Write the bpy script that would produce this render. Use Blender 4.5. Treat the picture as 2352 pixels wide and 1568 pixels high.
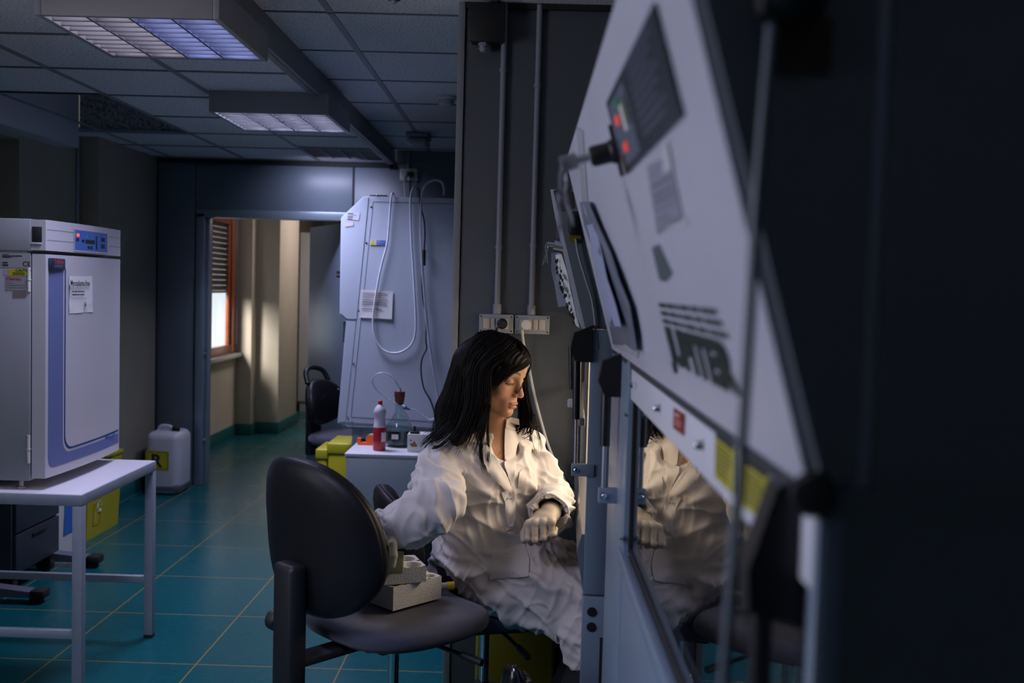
import bpy, bmesh, math, random
import numpy as np
from mathutils import Vector, Matrix, Euler
random.seed(7); RNG = np.random.RandomState(7)
sc = bpy.context.scene
for o in list(bpy.data.objects): bpy.data.objects.remove(o)
PI = math.pi
# ------------------------------------------------------------------ camera
FPX = 2320.0; CAMZ = 1.52
Yc = np.array([34., 122., -FPX]); Yc /= np.linalg.norm(Yc)
Zc = np.array([.028, 1., 0.]); Zc -= (Zc@Yc)*Yc; Zc /= np.linalg.norm(Zc)
Xc = np.cross(Yc, Zc)
CM = np.stack([Xc, Yc, Zc])
CP = np.array([0., 0., CAMZ])
def ray(x, y): return CM @ np.array([x-1176., -(y-784.), -FPX])
def onY(x, y, Y):
    d = ray(x, y); return Vector(CP+d*Y/d[1])
def onZ(x, y, z):
    d = ray(x, y); return Vector(CP+d*(z-CAMZ)/d[2])
def onX(x, y, X):
    d = ray(x, y); return Vector(CP+d*X/d[0])
cd = bpy.data.cameras.new('camera'); cam = bpy.data.objects.new('camera', cd)
sc.collection.objects.link(cam); sc.camera = cam
mw = Matrix.Identity(4)
for i in range(3):
    for j in range(3): mw[i][j] = CM[i][j]
mw[2][3] = CAMZ
cam.matrix_world = mw
cd.sensor_width = 36.0; cd.lens = 36.0*FPX/2352.0
cd.clip_start = .05; cd.clip_end = 100
cd.dof.use_dof = True; cd.dof.focus_distance = 3.15; cd.dof.aperture_fstop = 3.6
# ------------------------------------------------------------------ world, exposure, light
sc.view_settings.view_transform = 'Standard'; sc.view_settings.look = 'None'
sc.view_settings.exposure = 0.0; sc.view_settings.gamma = 1.0
sc.view_settings.use_curve_mapping = False
w = bpy.data.worlds.new('overcast_sky'); sc.world = w; w.use_nodes = True
w.node_tree.nodes['Background'].inputs[0].default_value = (.92, .92, 1.0, 1)
w.node_tree.nodes['Background'].inputs[1].default_value = 1.6
sc.cycles.use_denoising = True
sc.cycles.max_bounces = 10; sc.cycles.glossy_bounces = 5; sc.cycles.transmission_bounces = 8
sc.cycles.sample_clamp_indirect = 3.0
sc.cycles.caustics_reflective = False; sc.cycles.caustics_refractive = False
LAV = (.68, .68, 1.0)
# what each lamp gives (W): ceiling fixtures from the near one to the far one, hood tube, corridor daylight
P_FIX = {'near0': 22.0, 'f1': 8.0, 'f2': 16.0, 'f3': 7.0, 'f3w': 2.0, 'corr': 18.0}
P_HOOD = 8.8
P_DAY = 90.0
P_WIN = 8.0
def area(name, loc, rot, sx, sy, power, col, spread=180):
    l = bpy.data.lights.new(name, 'AREA'); l.shape = 'RECTANGLE'; l.size = sx; l.size_y = sy
    l.energy = power; l.color = col; l.spread = math.radians(spread)
    o = bpy.data.objects.new(name, l); sc.collection.objects.link(o)
    o.location = loc; o.rotation_euler = rot
    return o
# daylight arriving at the half-open corridor window, and at the window on the left beyond the frame
def aim(p, t): return (Vector(t)-Vector(p)).to_track_quat('-Z', 'Y').to_euler()
area('daylight', (-3.6, 7.3, 1.95), aim((-3.6, 7.3, 1.95), (-2.68, 9.95, 1.0)), .6, .8, P_DAY, (1.0, .84, .78), 100)
area('daylight', (-2.80, .95, 1.60), (0, -PI/2, 0), 1.1, 1.2, P_WIN, (.70, .74, 1.0), 112)
area('daylight', (-2.80, .95, 1.55), aim((-2.80, .95, 1.55), (-2.0, 1.05, 2.3)), 1.1, 1.0, P_WIN*2.2, (1.0, .86, .96), 120)
# ------------------------------------------------------------------ helpers
COL = sc.collection
ROOTM = {}
def root_of(o):
    while o.parent: o = o.parent
    return o
def thing(name, label, cat, loc=(0, 0, 0), rotz=0, group=None):
    o = bpy.data.objects.new(name, None); COL.objects.link(o)
    o.empty_display_size = .1
    o.location = loc; o.rotation_euler = (0, 0, rotz); o['label'] = label; o['category'] = cat
    if group: o['group'] = group
    ROOTM[o.name] = Matrix.Translation(Vector(loc)) @ Matrix.Rotation(rotz, 4, 'Z')
    return o
def tag(o, label, cat, group=None):
    o['label'] = label; o['category'] = cat
    if group: o['group'] = group
    return o
def finish(bm, name, mats, parent=None, smooth=40, local=False, origin=None):
    if isinstance(bm, bpy.types.Mesh): me = bm
    else:
        bmesh.ops.recalc_face_normals(bm, faces=bm.faces)
        me = bpy.data.meshes.new(name); bm.to_mesh(me); bm.free()
    if not isinstance(mats, (list, tuple)): mats = [mats]
    for m in mats: me.materials.append(m)
    o = bpy.data.objects.new(name, me); COL.objects.link(o)
    if parent is not None:
        o.parent = parent
        if not local:
            me.transform(ROOTM[root_of(parent).name].inverted())
    else:
        n = len(me.vertices); co = np.empty(n*3); me.vertices.foreach_get('co', co); co = co.reshape(-1, 3)
        if origin is None:
            lo, hi = co.min(0), co.max(0); origin = ((lo[0]+hi[0])/2, (lo[1]+hi[1])/2, lo[2])
        me.transform(Matrix.Translation(-Vector(origin))); o.location = origin
        ROOTM[o.name] = Matrix.Translation(Vector(origin))
    if smooth:
        me.polygons.foreach_set('use_smooth', [True]*len(me.polygons))
        if smooth < 180:
            try: me.set_sharp_from_angle(angle=math.radians(smooth))
            except Exception: pass
    return o
def struct(name, bm, m, smooth=30):
    o = finish(bm, name, m, None, smooth); o['kind'] = 'structure'; return o
def copy_tree(o, parent=None):
    c = o.copy(); COL.objects.link(c)
    if parent: c.parent = parent
    for ch in list(o.children): copy_tree(ch, c)
    return c
def B(): return bmesh.new()
def lerp(a, b, t): return a+(b-a)*t
def box(bm, a, b, bev=0.0, M=None, mi=0, seg=2):
    a = Vector(a); b = Vector(b)
    lo = Vector([min(a[i], b[i]) for i in range(3)]); hi = Vector([max(a[i], b[i]) for i in range(3)])
    r = bmesh.ops.create_cube(bm, size=1.0)
    vs = r['verts']
    for v in vs: v.co = Vector([lo[i]+(v.co[i]+.5)*(hi[i]-lo[i]) for i in range(3)])
    fs = list({f for v in vs for f in v.link_faces})
    if bev > 0:
        es = list({e for v in vs for e in v.link_edges})
        rr = bmesh.ops.bevel(bm, geom=es, offset=min(bev, .49*min(hi[i]-lo[i] for i in range(3))), segments=seg, affect='EDGES', profile=.5)
        fs = list({f for f in rr['faces']} | {f for f in fs if f.is_valid})
        vs = list({v for f in fs for v in f.verts})
        fs = list({f for v in vs for f in v.link_faces})
    for f in fs: f.material_index = mi
    if M is not None:
        for v in vs: v.co = M @ v.co
    return vs
def cyl(bm, p0, p1, r0, r1=None, n=20, caps=True, mi=0):
    if r1 is None: r1 = r0
    p0 = Vector(p0); p1 = Vector(p1); d = p1-p0
    q = d.to_track_quat('Z', 'Y').to_matrix()
    ring0 = []; ring1 = []
    for i in range(n):
        a = 2*PI*i/n; u = q @ Vector((math.cos(a), math.sin(a), 0))
        ring0.append(bm.verts.new(p0+u*r0)); ring1.append(bm.verts.new(p1+u*r1))
    for i in range(n):
        f = bm.faces.new((ring0[i], ring0[(i+1) % n], ring1[(i+1) % n], ring1[i])); f.material_index = mi
    if caps:
        f = bm.faces.new(ring0[::-1]); f.material_index = mi
        f = bm.faces.new(ring1); f.material_index = mi
    return ring0+ring1
def lathe(bm, prof, c=(0, 0, 0), n=32, axis=None, mi=0):
    c = Vector(c); rings = []
    q = Matrix.Identity(3) if axis is None else Vector(axis).to_track_quat('Z', 'Y').to_matrix()
    for (r, z) in prof:
        if r < 1e-6: rings.append([bm.verts.new(c+q @ Vector((0, 0, z)))])
        else: rings.append([bm.verts.new(c+q @ Vector((r*math.cos(2*PI*i/n), r*math.sin(2*PI*i/n), z))) for i in range(n)])
    for a, b in zip(rings, rings[1:]):
        for i in range(n):
            j = (i+1) % n
            if len(a) == 1 and len(b) == 1: continue
            if len(a) == 1: f = bm.faces.new((a[0], b[j], b[i]))
            elif len(b) == 1: f = bm.faces.new((a[i], a[j], b[0]))
            else: f = bm.faces.new((a[i], a[j], b[j], b[i]))
            f.material_index = mi
def catmull(pts, k=8):
    P = [Vector(p) for p in pts]; P = [P[0]*2-P[1]]+P+[P[-1]*2-P[-2]]; out = []
    for i in range(1, len(P)-2):
        for j in range(k):
            t = j/k
            out.append(.5*((2*P[i])+(P[i+1]-P[i-1])*t+(2*P[i-1]-5*P[i]+4*P[i+1]-P[i+2])*t*t+(3*P[i]-P[i-1]-3*P[i+1]+P[i+2])*t**3))
    out.append(P[-2]); return out
def tube(bm, pts, r, n=8, k=8, smooth=True, rad=None, mi=0, caps=True):
    P = catmull(pts, k) if smooth else [Vector(p) for p in pts]
    N = len(P); rings = []; up = Vector((0, 0, 1)); prev = None
    for i, p in enumerate(P):
        t = (P[min(i+1, N-1)]-P[max(i-1, 0)])
        t = t.normalized() if t.length > 1e-9 else Vector((0, 0, 1))
        if prev is None:
            a = up if abs(t.dot(up)) < .9 else Vector((1, 0, 0)); u = t.cross(a).normalized()
        else:
            u = prev-t*prev.dot(t); u = u.normalized() if u.length > 1e-6 else t.orthogonal().normalized()
        prev = u; v = t.cross(u)
        rr = r if rad is None else rad(i/(N-1))
        rings.append([bm.verts.new(p+(u*math.cos(2*PI*j/n)+v*math.sin(2*PI*j/n))*rr) for j in range(n)])
    for a, b in zip(rings, rings[1:]):
        for j in range(n):
            f = bm.faces.new((a[j], a[(j+1) % n], b[(j+1) % n], b[j])); f.material_index = mi
    if caps:
        bm.faces.new(rings[0][::-1]).material_index = mi; bm.faces.new(rings[-1]).material_index = mi
def prism(bm, poly, d, mi=0):
    """poly: list of 3-D points of a planar outline; d: extrusion vector"""
    d = Vector(d); a = [bm.verts.new(Vector(p)) for p in poly]; b = [bm.verts.new(Vector(p)+d) for p in poly]
    n = len(a)
    fs = [bm.faces.new(a[::-1]), bm.faces.new(b)]
    for i in range(n): fs.append(bm.faces.new((a[i], a[(i+1) % n], b[(i+1) % n], b[i])))
    for f in fs: f.material_index = mi
    return a+b
def bevel_all(bm, off, seg=2, ang=35):
    es = [e for e in bm.edges if len(e.link_faces) == 2 and e.calc_face_angle(0) > math.radians(ang)]
    bmesh.ops.bevel(bm, geom=es, offset=off, segments=seg, affect='EDGES', profile=.5, clamp_overlap=True)
def ball(bm, c, r, seg=16, mi=0, scale=(1, 1, 1), M=None):
    rr = bmesh.ops.create_uvsphere(bm, u_segments=seg, v_segments=max(6, seg//2), radius=1.0)
    for v in rr['verts']:
        v.co = Vector((v.co.x*r*scale[0], v.co.y*r*scale[1], v.co.z*r*scale[2]))
        if M is not None: v.co = M @ v.co
        v.co += Vector(c)
    for f in {f for v in rr['verts'] for f in v.link_faces}: f.material_index = mi
def rrect(w, h, r, n=5):
    pts = []
    for (cx, cy, a0) in ((w/2-r, h/2-r, 0), (-w/2+r, h/2-r, PI/2), (-w/2+r, -h/2+r, PI), (w/2-r, -h/2+r, 1.5*PI)):
        for i in range(n+1):
            a = a0+PI/2*i/n; pts.append((cx+r*math.cos(a), cy+r*math.sin(a)))
    return pts
def frame_mat(o, u, n):
    """matrix with x along u, z along n, at o"""
    u = Vector(u).normalized(); n = Vector(n).normalized(); v = n.cross(u).normalized(); u = v.cross(n)
    M = Matrix.Identity(4)
    for i in range(3): M[i][0] = u[i]; M[i][1] = v[i]; M[i][2] = n[i]; M[i][3] = o[i]
    return M
def text(s, size, M, mat, parent, name='lettering', thick=.0004, align='LEFT', shear=0, sx=1.0, bold=0.0):
    c = bpy.data.curves.new(name, 'FONT'); c.body = s; c.size = size; c.align_x = align; c.shear = shear
    c.extrude = thick/2; c.offset = bold; c.resolution_u = 3
    t = bpy.data.objects.new(name, c); COL.objects.link(t)
    dg = bpy.context.evaluated_depsgraph_get()
    me = bpy.data.meshes.new_from_object(t.evaluated_get(dg))
    bpy.data.objects.remove(t); bpy.data.curves.remove(c)
    me.materials.clear()
    me.transform(M @ Matrix.Diagonal((sx, 1, 1, 1)))
    return finish(me, name, mat, parent, smooth=0)
# ------------------------------------------------------------------ materials
MATS = {}
def mat(name, col, rough=.5, metal=0.0, noise=0.0, nscale=20.0, bump=0.0, bscale=80.0, spec=None, trans=0.0, ior=None, emit=None, estr=0.0, coat=0.0, sheen=0.0, alpha=None, sss=0.0):
    m = bpy.data.materials.new(name); m.use_nodes = True
    nt = m.node_tree; b = nt.nodes['Principled BSDF']
    b.inputs['Base Color'].default_value = (*col, 1); b.inputs['Roughness'].default_value = rough
    b.inputs['Metallic'].default_value = metal
    if spec is not None: b.inputs['Specular IOR Level'].default_value = spec
    if trans: b.inputs['Transmission Weight'].default_value = trans
    if ior: b.inputs['IOR'].default_value = ior
    if coat: b.inputs['Coat Weight'].default_value = coat; b.inputs['Coat Roughness'].default_value = .1
    if sheen: b.inputs['Sheen Weight'].default_value = sheen
    if alpha is not None: b.inputs['Alpha'].default_value = alpha
    if sss: b.inputs['Subsurface Weight'].default_value = sss; b.inputs['Subsurface Scale'].default_value = .01
    if emit: b.inputs['Emission Color'].default_value = (*emit, 1); b.inputs['Emission Strength'].default_value = estr
    if noise or bump:
        tc = nt.nodes.new('ShaderNodeTexCoord')
    if noise:
        n = nt.nodes.new('ShaderNodeTexNoise'); n.inputs['Scale'].default_value = nscale; n.inputs['Detail'].default_value = 4
        nt.links.new(tc.outputs['Object'], n.inputs['Vector'])
        r = nt.nodes.new('ShaderNodeMix'); r.data_type = 'RGBA'
        r.inputs[6].default_value = (*[c*(1-noise) for c in col], 1); r.inputs[7].default_value = (*[min(1, c*(1+noise)) for c in col], 1)
        nt.links.new(n.outputs['Fac'], r.inputs[0]); nt.links.new(r.outputs[2], b.inputs['Base Color'])
    if bump:
        n2 = nt.nodes.new('ShaderNodeTexNoise'); n2.inputs['Scale'].default_value = bscale; n2.inputs['Detail'].default_value = 3
        nt.links.new(tc.outputs['Object'], n2.inputs['Vector'])
        bp = nt.nodes.new('ShaderNodeBump'); bp.inputs['Strength'].default_value = bump; bp.inputs['Distance'].default_value = .003
        nt.links.new(n2.outputs['Fac'], bp.inputs['Height']); nt.links.new(bp.outputs['Normal'], b.inputs['Normal'])
    MATS[name] = m
    return m
def vcol_mat(name, rough, spec=.4, bump=0, bscale=200, sss=0.0, sheen=0.0):
    m = mat(name, (1, 1, 1), rough, spec=spec, bump=bump, bscale=bscale, sss=sss, sheen=sheen); nt = m.node_tree
    a = nt.nodes.new('ShaderNodeAttribute'); a.attribute_name = 'tint'
    nt.links.new(a.outputs['Color'], nt.nodes['Principled BSDF'].inputs['Base Color']); return m
M_WHITE = mat('white_painted_metal', (.56, .58, .63), .42, noise=.04, nscale=3, bump=.03, bscale=300)
M_GREY = mat('grey_painted_metal', (.30, .34, .39), .45, noise=.05, nscale=4)
M_STEEL = mat('brushed_steel', (.42, .44, .48), .36, .85, noise=.1, nscale=12, bump=.05, bscale=200)
M_CHROME = mat('chrome', (.7, .72, .75), .15, 1)
M_BLACK = mat('black_plastic', (.008, .009, .010), .5, bump=.15, bscale=500)
M_BLACKM = mat('matt_black', (.01, .011, .012), .7)
M_RUBBER = mat('black_rubber', (.008, .008, .009), .8)
M_FABRIC = mat('dark_blue_grey_fabric', (.045, .048, .078), .85, noise=.25, nscale=600, bump=.35, bscale=900, sheen=.25)
M_VINYL = mat('black_vinyl', (.006, .006, .008), .46, noise=.2, nscale=30, spec=.3, bump=.1, bscale=600)
M_PLWHITE = mat('white_plastic', (.62, .62, .60), .35, noise=.03)
M_CREAMPL = mat('cream_plastic', (.50, .47, .38), .4)
M_PAPER = mat('paper', (.74, .74, .76), .7, noise=.03, nscale=40, bump=.4, bscale=18)
M_INK = mat('ink', (.02, .02, .025), .6)
M_INKG = mat('grey_ink', (.16, .16, .18), .6)
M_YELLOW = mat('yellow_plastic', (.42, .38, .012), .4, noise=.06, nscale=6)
M_YLABEL = mat('yellow_label', (.50, .46, .02), .5)
M_RED = mat('red', (.45, .02, .02), .4)
M_ORANGE = mat('orange_plastic', (.85, .12, .01), .35)
M_BLUE = mat('blue_plastic', (.04, .14, .50), .35)
M_GREEN = mat('green_print', (.01, .06, .04), .5)
def thin_glass(name, tintc=(.95, .97, .97), ior=1.5, rough=.0, body=None, bw=0.0):
    m = bpy.data.materials.new(name); m.use_nodes = True; nt = m.node_tree; nt.nodes.remove(nt.nodes['Principled BSDF']); out = nt.nodes['Material Output']
    t = nt.nodes.new('ShaderNodeBsdfTransparent'); t.inputs[0].default_value = (*tintc, 1); g = nt.nodes.new('ShaderNodeBsdfGlossy'); g.inputs['Roughness'].default_value = rough
    lw = nt.nodes.new('ShaderNodeLayerWeight'); lw.inputs['Blend'].default_value = .5; f0 = ((ior-1)/(ior+1))**2
    pw = nt.nodes.new('ShaderNodeMath'); pw.operation = 'POWER'; nt.links.new(lw.outputs['Facing'], pw.inputs[0]); pw.inputs[1].default_value = 5
    f = nt.nodes.new('ShaderNodeMath'); f.operation = 'MULTIPLY_ADD'; nt.links.new(pw.outputs[0], f.inputs[0]); f.inputs[1].default_value = 1-f0; f.inputs[2].default_value = f0; mx = nt.nodes.new('ShaderNodeMixShader')
    src = t.outputs[0]
    if body:
        d = nt.nodes.new('ShaderNodeBsdfDiffuse'); d.inputs[0].default_value = (*body, 1); m2 = nt.nodes.new('ShaderNodeMixShader'); m2.inputs[0].default_value = bw
        nt.links.new(t.outputs[0], m2.inputs[1]); nt.links.new(d.outputs[0], m2.inputs[2]); src = m2.outputs[0]
    nt.links.new(f.outputs[0], mx.inputs[0]); nt.links.new(src, mx.inputs[1]); nt.links.new(g.outputs[0], mx.inputs[2]); nt.links.new(mx.outputs[0], out.inputs[0]); MATS[name] = m; return m
M_GLASS = thin_glass('clear_glass', (.90, .96, .95))
M_TUBE = thin_glass('translucent_tube', (.85, .88, .95), 1.45, .1, (.60, .64, .72), .45)
M_WOOD = mat('red_brown_wood', (.20, .055, .025), .35, noise=.35, nscale=9)
M_YFOAM = M_PLWHITE
# ------------------------------------------------------------------ floor, ceiling, wall materials
def nodes_of(m): return m.node_tree, m.node_tree.nodes['Principled BSDF']
def grid_mask(nt, sock, off, step, wid):
    """1 on a line of the given width, repeated every step"""
    def math_(op, a, b=None):
        n = nt.nodes.new('ShaderNodeMath'); n.operation = op
        for i, v in enumerate((a, b)):
            if v is None: continue
            if isinstance(v, (int, float)): n.inputs[i].default_value = v
            else: nt.links.new(v, n.inputs[i])
        return n.outputs[0]
    s = math_('SUBTRACT', sock, off-step*40-step/2); s = math_('MODULO', s, step); s = math_('SUBTRACT', s, step/2)
    s = math_('ABSOLUTE', s); return math_('LESS_THAN', s, wid/2)
def floor_mat():
    m = mat('teal_linoleum', (.01, .15, .19), .27, spec=.5); nt, b = nodes_of(m)
    tc = nt.nodes.new('ShaderNodeTexCoord'); sp = nt.nodes.new('ShaderNodeSeparateXYZ')
    geo = nt.nodes.new('ShaderNodeNewGeometry'); nt.links.new(geo.outputs['Position'], sp.inputs[0])
    mp = nt.nodes.new('ShaderNodeMapping'); mp.inputs['Scale'].default_value = (30, 260, 30); mp.inputs['Rotation'].default_value = (0, 0, .5)
    nt.links.new(geo.outputs['Position'], mp.inputs[0])
    n = nt.nodes.new('ShaderNodeTexNoise'); n.inputs['Scale'].default_value = 1; n.inputs['Detail'].default_value = 4
    nt.links.new(mp.outputs[0], n.inputs['Vector'])
    n1 = nt.nodes.new('ShaderNodeTexNoise'); n1.inputs['Scale'].default_value = 2.2; n1.inputs['Detail'].default_value = 3
    nt.links.new(geo.outputs['Position'], n1.inputs['Vector'])
    cr = nt.nodes.new('ShaderNodeValToRGB'); cr.color_ramp.elements[0].position = .3; cr.color_ramp.elements[1].position = .72
    cr.color_ramp.elements[0].color = (.001, .062, .076, 1); cr.color_ramp.elements[1].color = (.003, .115, .135, 1)
    nt.links.new(n.outputs['Fac'], cr.inputs[0])
    gx = grid_mask(nt, sp.outputs['X'], -1.267, .572, .0065); gy = grid_mask(nt, sp.outputs['Y'], 3.905, .587, .0065)
    mx = nt.nodes.new('ShaderNodeMath'); mx.operation = 'MAXIMUM'; nt.links.new(gx, mx.inputs[0]); nt.links.new(gy, mx.inputs[1])
    mix = nt.nodes.new('ShaderNodeMix'); mix.data_type = 'RGBA'; nt.links.new(mx.outputs[0], mix.inputs[0])
    nt.links.new(cr.outputs[0], mix.inputs[6]); mix.inputs[7].default_value = (.25, .17, .05, 1)
    nt.links.new(mix.outputs[2], b.inputs['Base Color'])
    rr = nt.nodes.new('ShaderNodeMapRange'); rr.inputs['To Min'].default_value = .20; rr.inputs['To Max'].default_value = .36
    nt.links.new(n1.outputs['Fac'], rr.inputs['Value']); nt.links.new(rr.outputs[0], b.inputs['Roughness'])
    bp = nt.nodes.new('ShaderNodeBump'); bp.inputs['Strength'].default_value = .10; bp.inputs['Distance'].default_value = .0015
    nt.links.new(n.outputs['Fac'], bp.inputs['Height']); nt.links.new(bp.outputs[0], b.inputs['Normal'])
    return m
def tile_mat():
    m = mat('mineral_ceiling_tile', (.44, .45, .47), .85); nt, b = nodes_of(m)
    geo = nt.nodes.new('ShaderNodeNewGeometry')
    n = nt.nodes.new('ShaderNodeTexNoise'); n.inputs['Scale'].default_value = 130; n.inputs['Detail'].default_value = 3
    nt.links.new(geo.outputs['Position'], n.inputs['Vector'])
    cr = nt.nodes.new('ShaderNodeValToRGB'); cr.color_ramp.elements[0].position = .34; cr.color_ramp.elements[1].position = .46
    cr.color_ramp.elements[0].color = (.34, .35, .38, 1); cr.color_ramp.elements[1].color = (.84, .83, .86, 1)
    nt.links.new(n.outputs['Fac'], cr.inputs[0]); nt.links.new(cr.outputs[0], b.inputs['Base Color'])
    bp = nt.nodes.new('ShaderNodeBump'); bp.inputs['Strength'].default_value = .4; bp.inputs['Distance'].default_value = .004
    nt.links.new(n.outputs['Fac'], bp.inputs['Height']); nt.links.new(bp.outputs[0], b.inputs['Normal'])
    return m
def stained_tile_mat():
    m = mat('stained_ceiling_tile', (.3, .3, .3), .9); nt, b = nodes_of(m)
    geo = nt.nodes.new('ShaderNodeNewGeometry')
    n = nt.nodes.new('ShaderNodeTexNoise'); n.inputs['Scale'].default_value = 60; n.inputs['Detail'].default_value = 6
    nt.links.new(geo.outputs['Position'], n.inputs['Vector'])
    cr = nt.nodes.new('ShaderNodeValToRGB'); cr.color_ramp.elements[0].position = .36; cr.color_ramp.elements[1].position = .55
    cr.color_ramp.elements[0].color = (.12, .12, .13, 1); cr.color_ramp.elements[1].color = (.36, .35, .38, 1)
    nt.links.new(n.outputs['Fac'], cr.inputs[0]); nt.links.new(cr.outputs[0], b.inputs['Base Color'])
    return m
M_FLOOR = floor_mat(); M_TILE = tile_mat(); M_STAIN = stained_tile_mat()
M_TBAR = mat('ceiling_grid_bar', (.27, .28, .31), .5)
M_TBARX = mat('ceiling_cross_bar', (.16, .17, .19), .5)
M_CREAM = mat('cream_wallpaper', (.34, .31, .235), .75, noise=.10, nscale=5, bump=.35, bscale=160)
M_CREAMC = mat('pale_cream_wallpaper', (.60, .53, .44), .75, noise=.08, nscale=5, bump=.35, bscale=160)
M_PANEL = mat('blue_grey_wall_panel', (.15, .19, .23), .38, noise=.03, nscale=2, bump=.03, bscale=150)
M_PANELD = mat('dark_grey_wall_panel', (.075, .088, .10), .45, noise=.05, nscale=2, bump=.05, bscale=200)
M_FASCIA = mat('grey_fascia', (.24, .25, .28), .5, noise=.03, nscale=3)
M_SKIRT = mat('green_skirting', (.02, .14, .15), .4, noise=.05)
M_FRAME = mat('blue_grey_metal_frame', (.30, .37, .44), .32, .4, noise=.05)
# ------------------------------------------------------------------ room shell
ZL, ZR, XF = 2.40, 2.50, -.99      # lower left ceiling, higher right ceiling, step between them
XW = -2.72; YP = 7.40; YC = 3.55; XR = 1.30; YB = -2.6
bm = B(); box(bm, (-3.4, YB-.2, -.1), (2.2, 14.2, 0)); struct('floor', bm, M_FLOOR)
# left ceiling, open over the window bay (X < -2.06, Y 4.92..6.11)
bm = B()
box(bm, (-2.06, YB, ZL), (XF, YP, ZL+.02)); box(bm, (-2.95, YB, ZL), (-2.06, 4.90, ZL+.02)); box(bm, (-2.95, 6.11, ZL), (-2.06, YP, ZL+.02))
box(bm, (-2.95, 4.90, 2.80), (-2.06, 6.11, 2.82)); box(bm, (-2.08, 4.90, ZL), (-2.06, 6.11, 2.82))
box(bm, (-2.95, 4.88, ZL), (-2.06, 4.90, 2.82))
for k in range(0, 4):
    x = XF-.535*k
    if k: box(bm, (x-.013, YB, ZL-.004), (x+.013, YP, ZL+.001), mi=1)
for k in range(-10, 7):
    y = 3.71+.6*k
    x0 = -2.72 if not (4.95 < y < 6.0) else -2.06
    box(bm, (x0, y-.008, ZL-.005), (XF, y+.008, ZL+.001), mi=2)
struct('ceiling', bm, [M_TILE, M_TBAR, M_TBARX])
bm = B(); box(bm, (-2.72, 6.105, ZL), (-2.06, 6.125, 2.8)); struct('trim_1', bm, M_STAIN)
bm = B(); box(bm, (-2.72, 6.09, ZL-.012), (-2.06, 6.125, ZL+.004), .002); struct('trim_2', bm, M_FRAME)
bm = B(); box(bm, (XF, YB, ZR), (XR, YP, ZR+.02))
for k in range(0, 4):
    x = -.74+.6*k; box(bm, (x-.012, YB, ZR-.004), (x+.012, YP, ZR+.001), mi=1)
for k in range(-10, 7):
    y = 3.71+.6*k; box(bm, (XF, y-.006, ZR-.004), (XR, y+.006, ZR+.001), mi=2)
struct('ceiling', bm, [M_TILE, M_TBAR, M_TBARX])
bm = B(); box(bm, (XF-.012, YB, ZL-.012), (XF+.006, YP-.01, ZR), .002); box(bm, (XF-.04, YB, ZL-.014), (XF-.012, YP-.01, ZL-.006))
struct('trim_3', bm, M_FASCIA)
bm = B(); box(bm, (-2.72, YP-.03, ZL-.035), (XF, YP+.01, ZL-.002)); box(bm, (XF-.03, YP-.03, ZL-.045), (XF+.012, YP+.01, ZL+.0)); struct('trim_4', bm, M_BLACKM)
# partition wall at the back with its door opening
bm = B(); g = .003
DX0, DX1, DZ = -2.40, -1.30, 1.975
box(bm, (-2.72, YP, 0), (-2.444, YP+.08, ZL-.03), .002)
box(bm, (-2.438, YP, 2.035), (-1.292, YP+.08, ZL-.03), .002)
box(bm, (-2.438, YP+.002, 0), (DX0, YP+.08, 2.03), .002)
box(bm, (-1.276, YP, 0), (XR, YP+.08, ZR), .002)
struct('wall_back', bm, M_PANEL)
bm = B(); box(bm, (-1.292, YP+.006, 2.03), (-1.276, YP+.06, ZL)); box(bm, (-2.72, YP+.01, 2.03), (-2.70, YP+.06, ZL)); box(bm, (-2.735, YP-.02, 0), (-2.715, YP+.03, ZL)); struct('trim_5', bm, M_BLACKM)
bm = B()
box(bm, (DX0-.03, YP-.012, 0), (DX0+.03, YP+.10, DZ+.03), .004); box(bm, (DX0+.03, YP+.03, 0), (DX0+.055, YP+.10, DZ), .003)
box(bm, (DX0-.03, YP-.012, DZ-.0), (DX1+.03, YP+.10, DZ+.06), .004); box(bm, (DX1-.03, YP-.012, 0), (DX1+.03, YP+.10, DZ), .004)
fr = struct('trim_6', bm, M_FRAME)
bm = B()
for z in (.34, .98, 1.68):
    box(bm, (DX0+.028, YP+.0, z-.035), (DX0+.034, YP+.028, z+.035), .002); cyl(bm, (DX0+.03, YP+.012, z-.008), (DX0+.05, YP+.012, z-.008), .009, n=10)
finish(bm, 'hinge_plate', M_STEEL, fr)
# end wall with the conduits and the recess to the right of it
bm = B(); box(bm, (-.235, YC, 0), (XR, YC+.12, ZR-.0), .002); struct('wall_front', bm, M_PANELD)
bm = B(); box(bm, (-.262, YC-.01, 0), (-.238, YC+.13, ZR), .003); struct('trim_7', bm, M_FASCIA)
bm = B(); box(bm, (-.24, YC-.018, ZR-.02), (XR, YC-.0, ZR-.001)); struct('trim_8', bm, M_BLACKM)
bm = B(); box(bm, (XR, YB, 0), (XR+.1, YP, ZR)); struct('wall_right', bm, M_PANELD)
bm = B(); box(bm, (-3.3, YB-.1, 0), (XR+.1, YB, 2.9)); struct('wall_near', bm, M_PANEL)
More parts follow.
